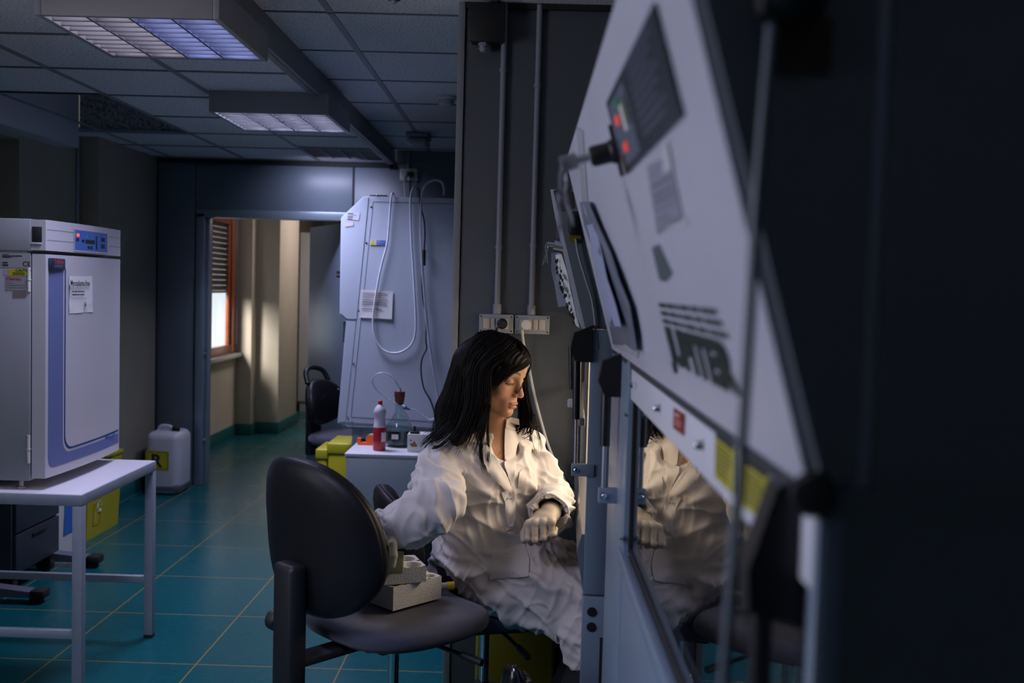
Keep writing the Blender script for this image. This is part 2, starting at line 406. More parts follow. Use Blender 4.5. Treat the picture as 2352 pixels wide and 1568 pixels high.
# outer wall on the left: window bays, pilasters (plan outline), shared by the room and the corridor
bm = B()
WX = -2.84
def wallseg(x0, x1, y0, y1, z0=0, z1=2.9): box(bm, (x0, y0, z0), (x1, y1, z1))
wallseg(-3.15, WX, YB, .35); wallseg(-3.15, WX, .35, 1.55, 0, .95); wallseg(-3.15, WX, .35, 1.55, 2.25, 2.9); wallseg(-3.15, WX, 1.55, 3.9); wallseg(-3.15, WX, 3.9, 5.62, 0, .9); wallseg(-3.15, WX, 3.9, 5.62, 2.27, 2.9)
wallseg(-3.15, WX, 5.62, 7.55)
box(bm, (WX, 6.38, 0), (XW, YP+.1, 2.9), .004)
struct('wall_left', bm, M_CREAM)
bm = B(); w0, w1 = 8.30, 9.84; WO = -2.93
wallseg(WO, WX, 7.55, w0, 0, 2.9); wallseg(WO, WX, w0, w1, 0, .82); wallseg(WO, WX, w0, w1, 2.12, 2.9); wallseg(WO, WX, w1, 14.1)
box(bm, (WX, 9.87, 0), (-2.69, 10.2, 2.9), .003); box(bm, (-2.84, 10.04, 0), (-2.462, 10.86, 2.9), .003)
struct('wall_corridor', bm, M_CREAMC)
bm = B(); box(bm, (-3.2, 14.0, 0), (1.2, 14.1, 2.9)); box(bm, (-1.28, YP+.08, 0), (-1.2, 7.55, 2.9)); box(bm, (-.2, YP+.08, 0), (-.1, 14, 2.9)); struct('wall_corridor_end', bm, M_CREAMC)
bm = B(); box(bm, (-3.2, YP, 2.75), (1.2, 14.1, 2.8)); struct('ceiling', bm, M_TILE)
bm = B(); h = .1
box(bm, (WX, 4, 0), (WX+.012, 6.38, h), .003); box(bm, (XW, 6.368, 0), (XW+.012, YP, h), .003); box(bm, (WX, 6.368, 0), (XW+.012, 6.38, h), .003)
box(bm, (XW, 6.37, .0), (XW+.03, YP, .006), .001)
struct('baseboard_left', bm, M_SKIRT)
bm = B(); h = .11
box(bm, (WX, 7.5, 0), (WX+.014, 9.87, h), .003); box(bm, (WX, 9.856, 0), (-2.676, 9.87, h), .003); box(bm, (-2.69, 9.86, 0), (-2.676, 10.04, h), .003)
box(bm, (-2.69, 10.026, 0), (-2.448, 10.04, h), .003); box(bm, (-2.462, 10.03, 0), (-2.448, 10.87, h), .003)
struct('baseboard_corridor', bm, M_SKIRT)
# upright conduit by the pilaster
bm = B(); tube(bm, [(WX+.01, 6.33, 0), (WX+.01, 6.33, 2.33)], .009, smooth=False); struct('trim_9', bm, M_FRAME)
bm = B(); box(bm, (WX, 9.80, .9), (WX+.02, 9.83, 2.4), .003); tube(bm, [(-2.70, 10.02, .3), (-2.70, 10.02, 2.6)], .009, smooth=False); struct('trim_10', bm, M_FRAME)
# roller shutter box over the left window
bm = B(); box(bm, (-2.95, 3.9, 2.29), (XW, 6.10, 2.86), .004); box(bm, (XW, 3.9, 2.34), (XW+.006, 5.93, 2.80), .002)
struct('trim_11', bm, M_WHITE)
# ------------------------------------------------------------------ windows with roller shutters
M_SHUT = mat('brown_shutter_slat', (.05, .02, .012), .5, noise=.2, nscale=20)
M_WFRAME = mat('red_brown_window_frame', (.30, .075, .03), .3, noise=.25, nscale=14)
def shutter(bm, x, y0, y1, z0, z1, hole_rows, pitch=.052):
    """slats with slots between them: each slat is a shallow box, slots are gaps"""
    z = z1; r = 0
    while z > z0:
        zz = max(z0, z-pitch+.004); box(bm, (x-.006, y0, zz+.003), (x+.006, y1, z-.001), .003)
        if hole_rows(r):
            y = y0; 
            while y < y1: box(bm, (x-.003, y, zz-.003), (x+.003, y+.011, zz+.004)); y += .022
        else: box(bm, (x-.003, y0, zz-.003), (x+.003, y1, zz+.004))
        z -= pitch; r += 1
w1o = None
bm = B(); fx = -3.02
for (a, b) in (((fx-.03, 3.9, .9), (fx+.03, 3.96, 2.27)), ((fx-.03, 5.56, .9), (fx+.03, 5.62, 2.27)), ((fx-.03, 3.9, .9), (fx+.03, 5.62, .96)), ((fx-.03, 3.9, 2.2), (fx+.03, 5.62, 2.27)), ((fx-.03, 4.72, .9), (fx+.03, 4.80, 2.27))):
    box(bm, a, b, .006)
w1o = struct('window_1', bm, mat('dark_window_frame', (.03, .018, .014), .4))
bm = B(); shutter(bm, -3.11, 3.9, 5.62, .9, 2.27, lambda r: r in (4, 6, 8, 10, 5) , .056)
finish(bm, 'roller_shutter', M_BLACKM, w1o)
bm = B(); box(bm, (fx-.006, 3.96, .96), (fx-.002, 5.56, 2.2)); finish(bm, 'pane', M_GLASS, w1o)
bm = B(); fx = -2.86
for (a, b) in (((fx-.02, w0, .82), (fx+.02, w0+.12, 2.12)), ((fx-.02, w1-.16, .82), (fx+.03, w1, 2.12)), ((fx-.015, w1-.22, .86), (fx+.015, w1-.17, 2.1)), ((fx-.02, w0, .82), (fx+.025, w1, .90)), ((fx-.02, w0, 2.05), (fx+.02, w1, 2.12)),
               ((fx-.02, 8.96, .82), (fx+.02, 9.10, 2.12))):
    box(bm, a, b, .006)
w2o = struct('window_2', bm, M_WFRAME)
bm = B(); shutter(bm, -2.915, w0, w1, 1.40, 2.12, lambda r: True, .05); finish(bm, 'roller_shutter', M_SHUT, w2o)
bm = B(); box(bm, (fx-.006, w0+.12, .90), (fx-.002, w1-.17, 2.05)); finish(bm, 'pane', M_GLASS, w2o)
bm = B(); box(bm, (-2.835, w0-.05, .775), (WX+.065, w1+.03, .815), .004); finish(bm, 'window_sill', mat('marble_sill', (.45, .46, .48), .3, noise=.2), w2o)
bm = B(); fx = -3.0
for (a, b) in (((fx-.03, .35, .95), (fx+.03, .42, 2.25)), ((fx-.03, 1.48, .95), (fx+.03, 1.55, 2.25)), ((fx-.03, .35, .95), (fx+.03, 1.55, 1.02)), ((fx-.03, .35, 2.18), (fx+.03, 1.55, 2.25))): box(bm, a, b, .006)
w3o = struct('window_3', bm, M_WFRAME); bm = B(); box(bm, (fx-.006, .42, 1.02), (fx-.002, 1.48, 2.18)); finish(bm, 'pane', M_GLASS, w3o)
# door leaf standing open into the corridor
d1 = bpy.data.objects.new('door_1', None); COL.objects.link(d1); d1['kind'] = 'structure'
ROOTM[d1.name] = Matrix.Identity(4)
hinge = Vector((-1.335, YP+.08, 0)); fe = Vector((-1.755, 8.22, 0)); u = (fe-hinge).normalized()
MD = frame_mat(hinge, u, u.cross(Vector((0, 0, 1)))); L = (fe-hinge).length
MD = Matrix(((u.x, u.y, 0, hinge.x), (u.y, -u.x, 0, hinge.y), (0, 0, 1, 0), (0, 0, 0, 1)))
bm = B(); box(bm, (0, -.02, .01), (L, .02, DZ-.01), .003, M=MD); finish(bm, 'door_leaf', mat('blue_door_leaf', (.22, .29, .40), .4), d1)
bm = B(); box(bm, (L-.07, .02, .92), (L-.02, .035, 1.06), .006, M=MD); box(bm, (L-.05, .03, 1.0), (L-.035, .075, 1.015), .004, M=MD); box(bm, (L-.14, .06, .995), (L-.03, .08, 1.018), .006, M=MD)
finish(bm, 'door_handle', M_BLACK, d1)
# ------------------------------------------------------------------ ceiling lights
M_LENS = mat('lamp_reflector', (.62, .63, .68), .28, .9)
M_LSHADE = mat('louvre_edge_shade', (.10, .10, .13), .5)  # dark tone standing for the shaded undersides of the louvres
def tube_mat(name, col, s): return mat(name, (.8, .8, .8), .4, emit=col, estr=s)
M_FIXG = mat('grey_lamp_housing', (.30, .30, .33), .5)
def fixture(x0, x1, y0, y1, ztop, depth, label, tubes, power, spread=118):
    zb = ztop-depth; cx, cy = (x0+x1)/2, (y0+y1)/2
    t = thing('ceiling_light', label, 'ceiling light', (cx, cy, zb), group='louvred ceiling lights')
    bm = B(); e = .02
    box(bm, (x0, y0, zb), (x0+e, y1, ztop), .002); box(bm, (x1-e, y0, zb), (x1, y1, ztop), .002)
    box(bm, (x0+e, y0, zb), (x1-e, y0+e, ztop), .002); box(bm, (x0+e, y1-e, zb), (x1-e, y1, ztop), .002)
    box(bm, (x0+e, y0+e, ztop-.008), (x1-e, y1-e, ztop-.002))
    finish(bm, 'housing', M_FIXG, t)
    xi0, xi1, yi0, yi1 = x0+e, x1-e, y0+e, y1-e
    zl = zb+.004; lh = min(.035, depth*.5)
    bm = B()
    for k in range(1, 4):
        x = xi0+(xi1-xi0)*k/4; prism(bm, [(x-.003, yi0, zl), (x+.003, yi0, zl), (x+.008, yi0, zl+lh), (x-.008, yi0, zl+lh)], (0, yi1-yi0, 0))
    finish(bm, 'louvre_rail', M_LENS, t, smooth=0)
    bm = B(); n = 9
    for k in range(1, n):
        y = yi0+(yi1-yi0)*k/n
        prism(bm, [(xi0, y-.0015, zl), (xi0, y+.0015, zl), (xi0, y+.005, zl+lh*.8), (xi0, y-.005, zl+lh*.8)], (xi1-xi0, 0, 0))
    finish(bm, 'louvre_blades', M_LENS, t, smooth=0)
    bm = B()
    for k in range(1, 4):
        x = xi0+(xi1-xi0)*k/4; box(bm, (x-.0035, yi0, zl-.003), (x+.0035, yi1, zl+.001))
    for k in range(0, n+1):
        y = yi0+(yi1-yi0)*k/n; box(bm, (xi0, y-.0022, zl-.002), (xi1, y+.0022, zl+.002))
    finish(bm, 'louvre_underside_shade', M_LSHADE, t, smooth=0)  # dark strips put the shade under the blades into colour
    # white reflector trays (curved) above the tubes
    bm = B(); zc = ztop-.012; wv = (xi1-xi0)/4
    for k in range(4):
        xa = xi0+wv*k; N = 10; prev = None
        for j in range(N+1):
            s = j/N; x = xa+wv*s; z = zl+lh+.002+(zc-zl-lh-.004)*math.sin(PI*s)**.5
            cur = (bm.verts.new((x, yi0, z)), bm.verts.new((x, yi1, z)))
            if prev: bm.faces.new((prev[0], cur[0], cur[1], prev[1]))
            prev = cur
    finish(bm, 'reflector_tray', M_LENS, t)
    for k, tm in enumerate(tubes):
        bm = B(); x = xi0+wv*(k+.5); cyl(bm, (x, yi0+.01, zl+lh+.012), (x, yi1-.01, zl+lh+.012), .009, n=12)
        finish(bm, 'lamp_tube', tm, t)
    if power > 0:
        a = area('fluorescent_light', (cx, cy, zb-.003), (0, 0, 0), (xi1-xi0)*.95, (yi1-yi0)*.95, power, LAV, spread)
    return t
T_W = tube_mat('tube_white', (.74, .68, .82), 20.0); T_B = tube_mat('tube_blue', (.38, .46, 1.0), 36.0); T_OFF = tube_mat('tube_off', (.75, .70, .6), .35)
T_W2 = tube_mat('tube_lavender', (.70, .70, .95), 45.0)
T_W3 = tube_mat('tube_bright', (.70, .70, .95), 45.0)
fixture(-1.503, -.944, 3.06, 3.63, ZL, .1, 'louvred box light hanging under the ceiling nearest the camera, top left', [T_W, T_W, T_B, T_B], P_FIX['f1'])
fixture(-1.503, -.944, 4.73, 5.30, ZL, .1, 'smaller looking louvred box light under the ceiling, middle of the three', [T_W2]*4, P_FIX['f2'])
fixture(-1.511, -1.0, 6.60, 7.12, ZL+.055, .070, 'flush louvred light in the ceiling beside the back wall, half of it dim', [T_W3, T_W3, T_OFF, T_OFF], 0)
area('fluorescent_light', (-1.385, 6.86, ZL-.02), (0, 0, 0), .24, .45, P_FIX['f3'], LAV, 110)
area('fluorescent_light', (-1.42, 6.97, ZL-.045), aim((-1.42, 6.97, ZL-.045), (-1.42, 7.40, ZL-.40)), .42, .05, P_FIX['f3w'], LAV, 120)
# the same row continues over the camera
fixture(-1.503, -.944, .75, 1.32, ZL, .1, 'louvred box light in the same row above and behind the camera', [T_W2]*4, P_FIX['near0'], 125)
t = fixture(-1.9, -1.3, 10.2, 10.8, 2.75, .05, 'added unseen louvred light on the corridor ceiling above the door opening', [T_W2]*4, 0)  # fixture added out of view to account for the corridor fill
area('corridor_fill', (-1.6, 10.5, 2.69), (0, 0, 0), .5, .5, P_FIX['corr'], (1.0, .86, .76), 180)  # fill lamp added to brighten the corridor walls
# ------------------------------------------------------------------ small ceiling and wall fittings
t = thing('smoke_detector', 'round white smoke detector on the ceiling near the column edge', 'smoke detector', (-.444, 5.28, ZR))
bm = B(); lathe(bm, [(0, 0), (.055, 0), (.055, -.012), (.048, -.016), (0, -.016)], (-.444, 5.28, ZR-.001)); finish(bm, 'base', M_PLWHITE, t)
bm = B(); lathe(bm, [(0, -.016), (.042, -.017), (.042, -.022), (.036, -.022), (.036, -.027), (.042, -.027), (.042, -.032), (.036, -.032), (.036, -.036), (.04, -.036), (.036, -.048), (.015, -.055), (0, -.055)], (-.444, 5.28, ZR)); finish(bm, 'sensor_head', M_WHITE, t)
t = thing('emergency_light', 'grey bulkhead emergency light on the ceiling before the back wall', 'emergency light', (-.735, 6.62, ZR))
bm = B(); box(bm, (-.80, 6.50, ZR-.03), (-.66, 6.76, ZR-.001), .008); finish(bm, 'housing', M_GREY, t)
bm = B(); box(bm, (-.795, 6.505, ZR-.075), (-.665, 6.755, ZR-.03), .025, seg=4); finish(bm, 'diffuser', mat('frosted_cover', (.42, .44, .46), .35), t)
t = thing('ceiling_sensor', 'small dark round sensor on the ceiling at the top edge', 'sensor', (-.476, 3.463, ZR))
bm = B(); lathe(bm, [(0, 0), (.03, 0), (.03, -.008), (.022, -.02), (0, -.026)], (-.476, 3.463, ZR-.001)); finish(bm, 'ring', mat('brown_red_plastic', (.06, .02, .02), .4), t)
bm = B(); ball(bm, (-.476, 3.463, ZR-.022), .012); finish(bm, 'lens', M_GREY, t)
# junction box high on the conduit wall
t = thing('junction_box', 'black junction box with a cable gland high on the conduit wall', 'junction box', (-.16, YC, 2.33))
bm = B(); box(bm, (-.215, YC-.075, 2.355), (-.105, YC-.001, 2.475), .006); finish(bm, 'box', M_BLACK, t)
bm = B(); box(bm, (-.222, YC-.085, 2.35), (-.098, YC-.075, 2.48), .004); finish(bm, 'cover', M_BLACK, t)
bm = B(); cyl(bm, (-.172, YC-.04, 2.358), (-.172, YC-.04, 2.345), .017, n=6); cyl(bm, (-.172, YC-.04, 2.345), (-.172, YC-.04, 2.325), .012); cyl(bm, (-.172, YC-.04, 2.338), (-.172, YC-.04, 2.334), .016); finish(bm, 'cable_gland', M_GREY, t)
M_COND = mat('grey_pvc_conduit', (.25, .27, .31), .4)
for k, x in enumerate((-.102, .018)):
    t = thing('conduit_pipe', ('grey plastic conduit running down beside the black junction box to the left socket plate', 'grey plastic conduit running down to the right socket plate with the white plug')[k], 'conduit', (x, YC-.016, 1.43), group='wall conduits')
    bm = B(); tube(bm, [(x+.0, YC-.014, 1.46), (x, YC-.014, 2.0), (x, YC-.014, 2.495)], .0105, n=14, smooth=False); finish(bm, 'pipe', M_COND, t)
    bm = B(); cyl(bm, (x, YC-.014, 1.428), (x, YC-.014, 1.462), .0145); finish(bm, 'pipe_socket', M_COND, t)
    for z in ((1.66, 2.27) if k == 0 else (1.67, 2.22)):
        bm = B(); cyl(bm, (x, YC-.014, z-.006), (x, YC-.014, z+.006), .013); finish(bm, 'clip', M_COND, t)
def socket_plate(x0, x1, z0, z1, label, left_first):
    t = thing('socket_plate', label, 'wall socket', ((x0+x1)/2, YC, z0), group='wall socket plates')
    y = YC-.03
    bm = B(); box(bm, (x0+.006, YC-.026, z0+.004), (x1-.006, YC-.001, z1-.004), .004); box(bm, (x0, y-.004, z0), (x1, YC-.024, z1), .004); finish(bm, 'plate', M_PLGREY, t)
    for a in (x0+.007, x1-.007):
        for b in (z0+.008, z1-.008):
            bm = B(); cyl(bm, (a, y-.0035, b), (a, y-.006, b), .003, n=8); finish(bm, 'screw', M_BLACKM, t)
    w = x1-x0; zc = (z0+z1)/2
    segs = [(.12, .30), (.35, .46), (.50, .86)] if left_first else [(.13, .48), (.53, .66), (.70, .87)]
    for k, (a, b) in enumerate(segs):
        bm = B(); box(bm, (x0+w*a, y-.007, zc-.018), (x0+w*b, y-.002, zc+.018), .0015); finish(bm, 'module', M_CREAMPL, t)
    return t
M_PLGREY = mat('grey_plastic_plate', (.26, .28, .31), .4)
socket_plate(-.163, -.043, 1.361, 1.427, 'grey three-module wall socket plate with a black plug, left of the pair', True)
socket_plate(-.038, .083, 1.361, 1.427, 'grey three-module wall socket plate with a white plug, right of the pair', False)
t = thing('black_plug', 'black mains plug in the left wall socket, its cord dropping behind the hair', 'plug', (-.08, YC-.04, 1.394))
bm = B(); lathe(bm, [(0, 0), (.017, 0), (.019, .006), (.018, .022), (.012, .032), (0, .034)], (-.082, YC-.037, 1.395), axis=(0, -1, 0), n=20); finish(bm, 'plug_body', M_BLACK, t)
bm = B(); tube(bm, [(-.082, YC-.06, 1.392), (-.098, YC-.065, 1.38), (-.103, YC-.05, 1.355), (-.100, YC-.03, 1.30), (-.06, YC-.03, 1.22)], .004); finish(bm, 'cord', M_BLACK, t)
t = thing('white_plug', 'round white mains plug in the right wall socket with a long pale cable', 'plug', (.002, YC-.04, 1.394))
bm = B(); lathe(bm, [(0, 0), (.018, 0), (.0185, .01), (.017, .02), (0, .022)], (.001, YC-.037, 1.394), axis=(0, -1, 0), n=24); finish(bm, 'plug_body', M_PLWHITE, t)
P = [onY(1199, 757, YC-.05), onY(1203, 790, YC-.03), onY(1214, 840, YC-.02), onY(1226, 900, YC-.02), onY(1241, 960, YC-.02), onY(1262, 1030, YC-.03), onY(1290, 1090, YC-.05), onY(1335, 1155, YC-.08)]
bm = B(); tube(bm, P, .0052, n=10); finish(bm, 'cord', mat('pale_cable', (.55, .54, .50), .5), t)
bm = B(); P = [onY(1110, 800, YC-.02), onY(1170, 900, YC-.014), onY(1236, 985, YC-.012), onY(1262, 1035, YC-.02), onY(1290, 1085, YC-.035), onY(1330, 1145, YC-.06)]
tube(bm, P, .0048, n=8); tag(finish(bm, 'black_cable', M_BLACK), 'black cable running down the wall beside the pale plug cable', 'cable')
# socket on the back wall over the far hood
t = thing('wall_socket', 'small white double socket high on the back wall over the far hood', 'wall socket', (-.875, YP-.03, 2.27))
bm = B(); box(bm, (-.945, YP-.03, 2.275), (-.815, YP-.001, 2.365), .008); finish(bm, 'plate', M_PLWHITE, t)
bm = B(); cyl(bm, (-.912, YP-.03, 2.325), (-.912, YP-.05, 2.325), .02); finish(bm, 'white_plug_head', M_PLWHITE, t)
bm = B(); cyl(bm, (-.862, YP-.03, 2.32), (-.862, YP-.055, 2.32), .022); tube(bm, [(-.862, YP-.05, 2.31), (-.865, YP-.05, 2.24), (-.86, YP-.05, 2.1)], .006); finish(bm, 'black_plug_head', M_BLACK, t)
bm = B(); tube(bm, [(-.912, YP-.045, 2.31), (-.905, YP-.04, 2.2), (-.89, YP-.05, 2.05)], .005); finish(bm, 'white_cord', M_PLWHITE, t)
bm = B(); tube(bm, [(-.885, YP-.014, 2.365), (-.885, YP-.014, 2.495)], .013, smooth=False); finish(bm, 'conduit', M_COND, t)
# ------------------------------------------------------------------ flat stickers and sheets on a face
def decal(parent, name, pts, n, m, thick=.0008, off=.0004):
    """pts: 3-D outline on the face, n: outward normal"""
    n = Vector(n).normalized(); bm = B(); prism(bm, [Vector(p)+n*off for p in pts], n*thick); return finish(bm, name, m, parent, smooth=0)
def quad_at(fn, x0, y0, x1, y1): return [fn(x0, y0), fn(x1, y0), fn(x1, y1), fn(x0, y1)]

def lines_on(parent, name, q, n, m, rows, fill=.6, l0=.06, l1=.94, off=.0013):
    """rows of printed lines: (v0, length) inside quad q (TL, TR, BR, BL), one mesh"""
    n = Vector(n).normalized(); bm = B()
    for (v, ln, h) in rows:
        a = lerp(q[0], q[3], v); b = lerp(q[1], q[2], v); c = lerp(q[1], q[2], v+h); d = lerp(q[0], q[3], v+h)
        prism(bm, [lerp(a, b, l0)+n*off, lerp(a, b, l0+(l1-l0)*ln)+n*off, lerp(d, c, l0+(l1-l0)*ln)+n*off, lerp(d, c, l0)+n*off], n*.0003)
    return finish(bm, name, m, parent, smooth=0)
# ------------------------------------------------------------------ steel table with the incubator
TX = -1.545; TY0, TY1 = 3.50, 4.215; TXL = -2.52
t = thing('steel_table', 'grey square-tube table with a white top carrying the incubator', 'table', (-2.0, 3.86, 0))
bm = B(); box(bm, (TXL+.004, TY0+.004, .728), (TX-.004, TY1-.004, .752), .002); finish(bm, 'tabletop', mat('white_laminate', (.66, .64, .70), .33, noise=.03, nscale=5), t)
bm = B(); M_TFR = mat('blue_grey_table_frame', (.34, .38, .46), .4, .3, noise=.12, nscale=25)
for (a, b) in (((TXL, TY0, .71), (TX, TY0+.035, .75)), ((TXL, TY1-.035, .71), (TX, TY1, .75)), ((TX-.035, TY0+.035, .71), (TX, TY1-.035, .75)), ((TXL, TY0+.035, .71), (TXL+.035, TY1-.035, .75))): box(bm, a, b, .002)
finish(bm, 'frame', M_TFR, t)
for (x, y) in ((TX-.035, TY0), (TX-.035, TY1-.035), (TXL, TY0), (TXL, TY1-.035)):
    bm = B(); box(bm, (x, y, .012), (x+.035, y+.035, .71), .002); l = finish(bm, 'leg', M_TFR, t)
    bm = B(); box(bm, (x-.001, y-.001, 0), (x+.036, y+.036, .014), .002); finish(bm, 'foot_cap', M_RUBBER, l)
for y in (TY0+.005, TY1-.03):
    bm = B(); box(bm, (TXL+.035, y, .232), (TX-.035, y+.025, .262), .002); finish(bm, 'stretcher', M_TFR, t)
# incubator
IX = -1.70; IY0, IY1 = 3.55, 4.205; IZ0, IZ1 = .795, 1.715
t = thing('incubator', 'white laboratory incubator with blue control panel standing on the steel table', 'incubator', (-2.05, 3.88, .752))
M_INC = mat('white_incubator_enamel', (.52, .51, .55), .36, noise=.02, nscale=3, bump=.02, bscale=300)
M_INCD = mat('grey_incubator_side', (.30, .31, .34), .5, noise=.03)
bm = B(); box(bm, (-2.42, IY0-.005, IZ0-.01), (-1.752, IY1, 1.592), .006); box(bm, (-2.42, IY0-.005, 1.602), (-1.752, IY1, IZ1+.002), .006); box(bm, (-2.415, IY0, 1.59), (-1.765, IY1-.004, 1.604))
finish(bm, 'body', M_INCD, t)
def bowed(z0, z1, xb, bow, y0, y1, n=14, bev=.004):
    bm = B(); poly = [(xb, y1, z0), (xb, y0, z0)]
    for i in range(n+1):
        s = i/n; poly.append((IX+bow*(1-(2*s-1)**2)-.0, y0+(y1-y0)*s, z0))
    prism(bm, poly, (0, 0, z1-z0)); bevel_all(bm, bev, 2, 30); return bm
finish(bowed(1.607, IZ1, -1.752, .016, IY0, IY1), 'control_housing', M_INC, t)
finish(bowed(IZ0, 1.594, -1.748, .016, IY0, IY1), 'door', M_INC, t)
inc = t
def ifx(y): s = (y-IY0)/(IY1-IY0); return IX+.016*(1-(2*s-1)**2)
def onI(x, yy, off=0):
    p = onX(x, yy, IX+.008)
    for _ in range(3): p = onX(x, yy, ifx(min(max(p.y, IY0), IY1)))
    return Vector((p.x+off, p.y, p.z))
def strip_I(y0, y1, z0, z1, name, m, off=.0006, par=None, n=8):
    bm = B()
    for i in range(n):
        ya, yb = lerp(y0, y1, i/n), lerp(y0, y1, (i+1)/n)
        vs = [bm.verts.new((ifx(y)+o, y, z)) for o in (0, off) for (y, z) in ((ya, z0), (yb, z0), (yb, z1), (ya, z1))]
        bm.faces.new(vs[4:8]); bm.faces.new(vs[:4][::-1]); bm.faces.new((vs[0], vs[1], vs[5], vs[4])); bm.faces.new((vs[2], vs[3], vs[7], vs[6]))
    bmesh.ops.remove_doubles(bm, verts=bm.verts, dist=1e-5)
    return finish(bm, name, m, par or inc, smooth=0)
# shallow grooves of the control housing
strip_I(IY0+.01, 3.86, 1.680, 1.683, 'groove', M_INCD); strip_I(IY0+.01, 3.86, 1.643, 1.646, 'groove', M_INCD)
strip_I(4.06, IY1-.003, 1.680, 1.683, 'groove', M_INCD); strip_I(4.06, IY1-.003, 1.643, 1.646, 'groove', M_INCD)
pa, pb = onI(171, 525), onI(245, 577)
y0, y1 = pa.y, pb.y; z1_, z0_ = 1.692, 1.618
strip_I(y0-.006, y1+.006, z0_-.006, z1_+.004, 'panel_frame', M_INC, .002)
cp = strip_I(y0, y1, z0_, z1_, 'control_panel', M_BLUE, .0028)
def ip(u, v): y = lerp(y0, y1, u); return y, lerp(z0_, z1_, 1-v)
def ibox(u0, v0, u1, v1, name, m, off=.0036):
    ya, za = ip(u0, v0); yb, zb = ip(u1, v1); return strip_I(ya, yb, zb, za, name, m, off, cp, 1)
M_LEDR = mat('red_indicator', (.8, .05, .02), .4, emit=(1, .10, .05), estr=1.3)
ibox(.03, .18, .10, .34, 'alarm_lamp', M_LEDR, .0045); ibox(.03, .42, .10, .56, 'button', M_BLACK); ibox(.18, .46, .25, .60, 'button', M_BLACK)
ibox(.28, .44, .56, .64, 'display', M_BLACK); ibox(.35, .76, .41, .90, 'button', M_BLACK); ibox(.43, .76, .49, .90, 'button', M_BLACK)
ibox(.60, .20, .64, .92, 'indicator_bar', M_BLACK); ibox(.77, .24, .90, .46, 'button', M_BLACK); ibox(.77, .60, .90, .82, 'button', M_BLACK)
ibox(.30, .24, .33, .30, 'indicator_dot', mat('yellow_dot', (.7, .6, .1), .4))
# handle recess on the side of the housing
bm = B(); box(bm, (-1.748, IY0-.0035, 1.635), (-1.713, IY0+.002, 1.69), .004); hr = finish(bm, 'handle_recess', M_BLACKM, t)
bm = B(); box(bm, (-1.75, IY0-.006, 1.627), (-1.712, IY0-.001, 1.634), .002); finish(bm, 'recess_lip', M_INC, hr)
# dark band: door side and gap, hinges
bm = B(); box(bm, (-1.765, IY0+.002, .82), (-1.747, IY0+.01, 1.59)); finish(bm, 'door_gap', M_BLACKM, t)
for (a, b) in ((1.46, 1.545), (.85, .95)):
    bm = B(); cyl(bm, (-1.757, IY0-.004, a), (-1.757, IY0-.004, b), .006, n=10); cyl(bm, (-1.757, IY0-.004, (a+b)/2-.002), (-1.757, IY0-.004, (a+b)/2+.002), .008, n=10); finish(bm, 'hinge', M_PLWHITE, t)
# blue band: vertical stripe and its turn along the foot of the door
M_LBLUE = mat('light_blue_print', (.27, .34, .66), .4); M_DBLUE = mat('dark_blue_print', (.03, .10, .36), .4)
yA0, yA1 = IY0+.018, IY0+.115

def curve_band(r_out, z_base, y_l, y_r, wband, name, m, off, z_top=None, n=12):
    """inner line: down, round the corner, along the bottom"""
    path = []
    if z_top: path.append((y_l, z_top))
    for i in range(n+1):
        a = PI+PI/2*i/n; path.append((y_l+r_out+r_out*math.cos(a), z_base+r_out+r_out*math.sin(a)))
    path.append((y_r, z_base))
    bm = B(); prev = None
    for i, (y, z) in enumerate(path):
        if i == 0: d = Vector((path[1][0]-y, path[1][1]-z))
        elif i == len(path)-1: d = Vector((y-path[i-1][0], z-path[i-1][1]))
        else: d = Vector((path[i+1][0]-path[i-1][0], path[i+1][1]-path[i-1][1]))
        d.normalize(); nx = (-d.y, d.x)
        a = (y, z); b = (y+nx[0]*wband, z+nx[1]*wband)
        cur = [bm.verts.new((ifx(min(max(q[0], IY0), IY1))+o, q[0], q[1])) for q in (a, b) for o in (0, off)]
        if prev:
            bm.faces.new((prev[1], prev[3], cur[3], cur[1])); bm.faces.new((prev[0], cur[0], cur[2], prev[2]))
        prev = cur
    return finish(bm, name, m, inc, smooth=0)
def lpath(y_l, z_b, r, z_top, y_r, n=10):
    P = [(y_l, lerp(z_top, z_b+r, i/12)) for i in range(13)]
    P += [(y_l+r+r*math.cos(PI+PI/2*i/n), z_b+r+r*math.sin(PI+PI/2*i/n)) for i in range(1, n+1)]
    P += [(lerp(y_l+r, y_r, i/14), z_b) for i in range(1, 15)]; return P
def ribbon(Pa, Pb, name, m, off):
    bm = B(); prev = None
    for a, b in zip(Pa, Pb):
        cur = []
        for s in range(5):
            q = (lerp(a[0], b[0], s/4), lerp(a[1], b[1], s/4)); cur.append(bm.verts.new((ifx(min(max(q[0], IY0), IY1))+off, q[0], q[1])))
        if prev:
            for s in range(4): bm.faces.new((prev[s], prev[s+1], cur[s+1], cur[s]))
        prev = cur
    bmesh.ops.solidify(bm, geom=bm.faces[:], thickness=off*.9); return finish(bm, name, m, inc, smooth=0)
ribbon(lpath(yA0, .828, .035, 1.555, IY1-.012), lpath(yA1, .868, .05, 1.555, IY1-.012), 'blue_band', M_LBLUE, .0012)
ribbon(lpath(yA1+.010, .877, .05, 1.545, IY1-.014), lpath(yA1+.017, .883, .05, 1.545, IY1-.014), 'blue_line', M_DBLUE, .0014)
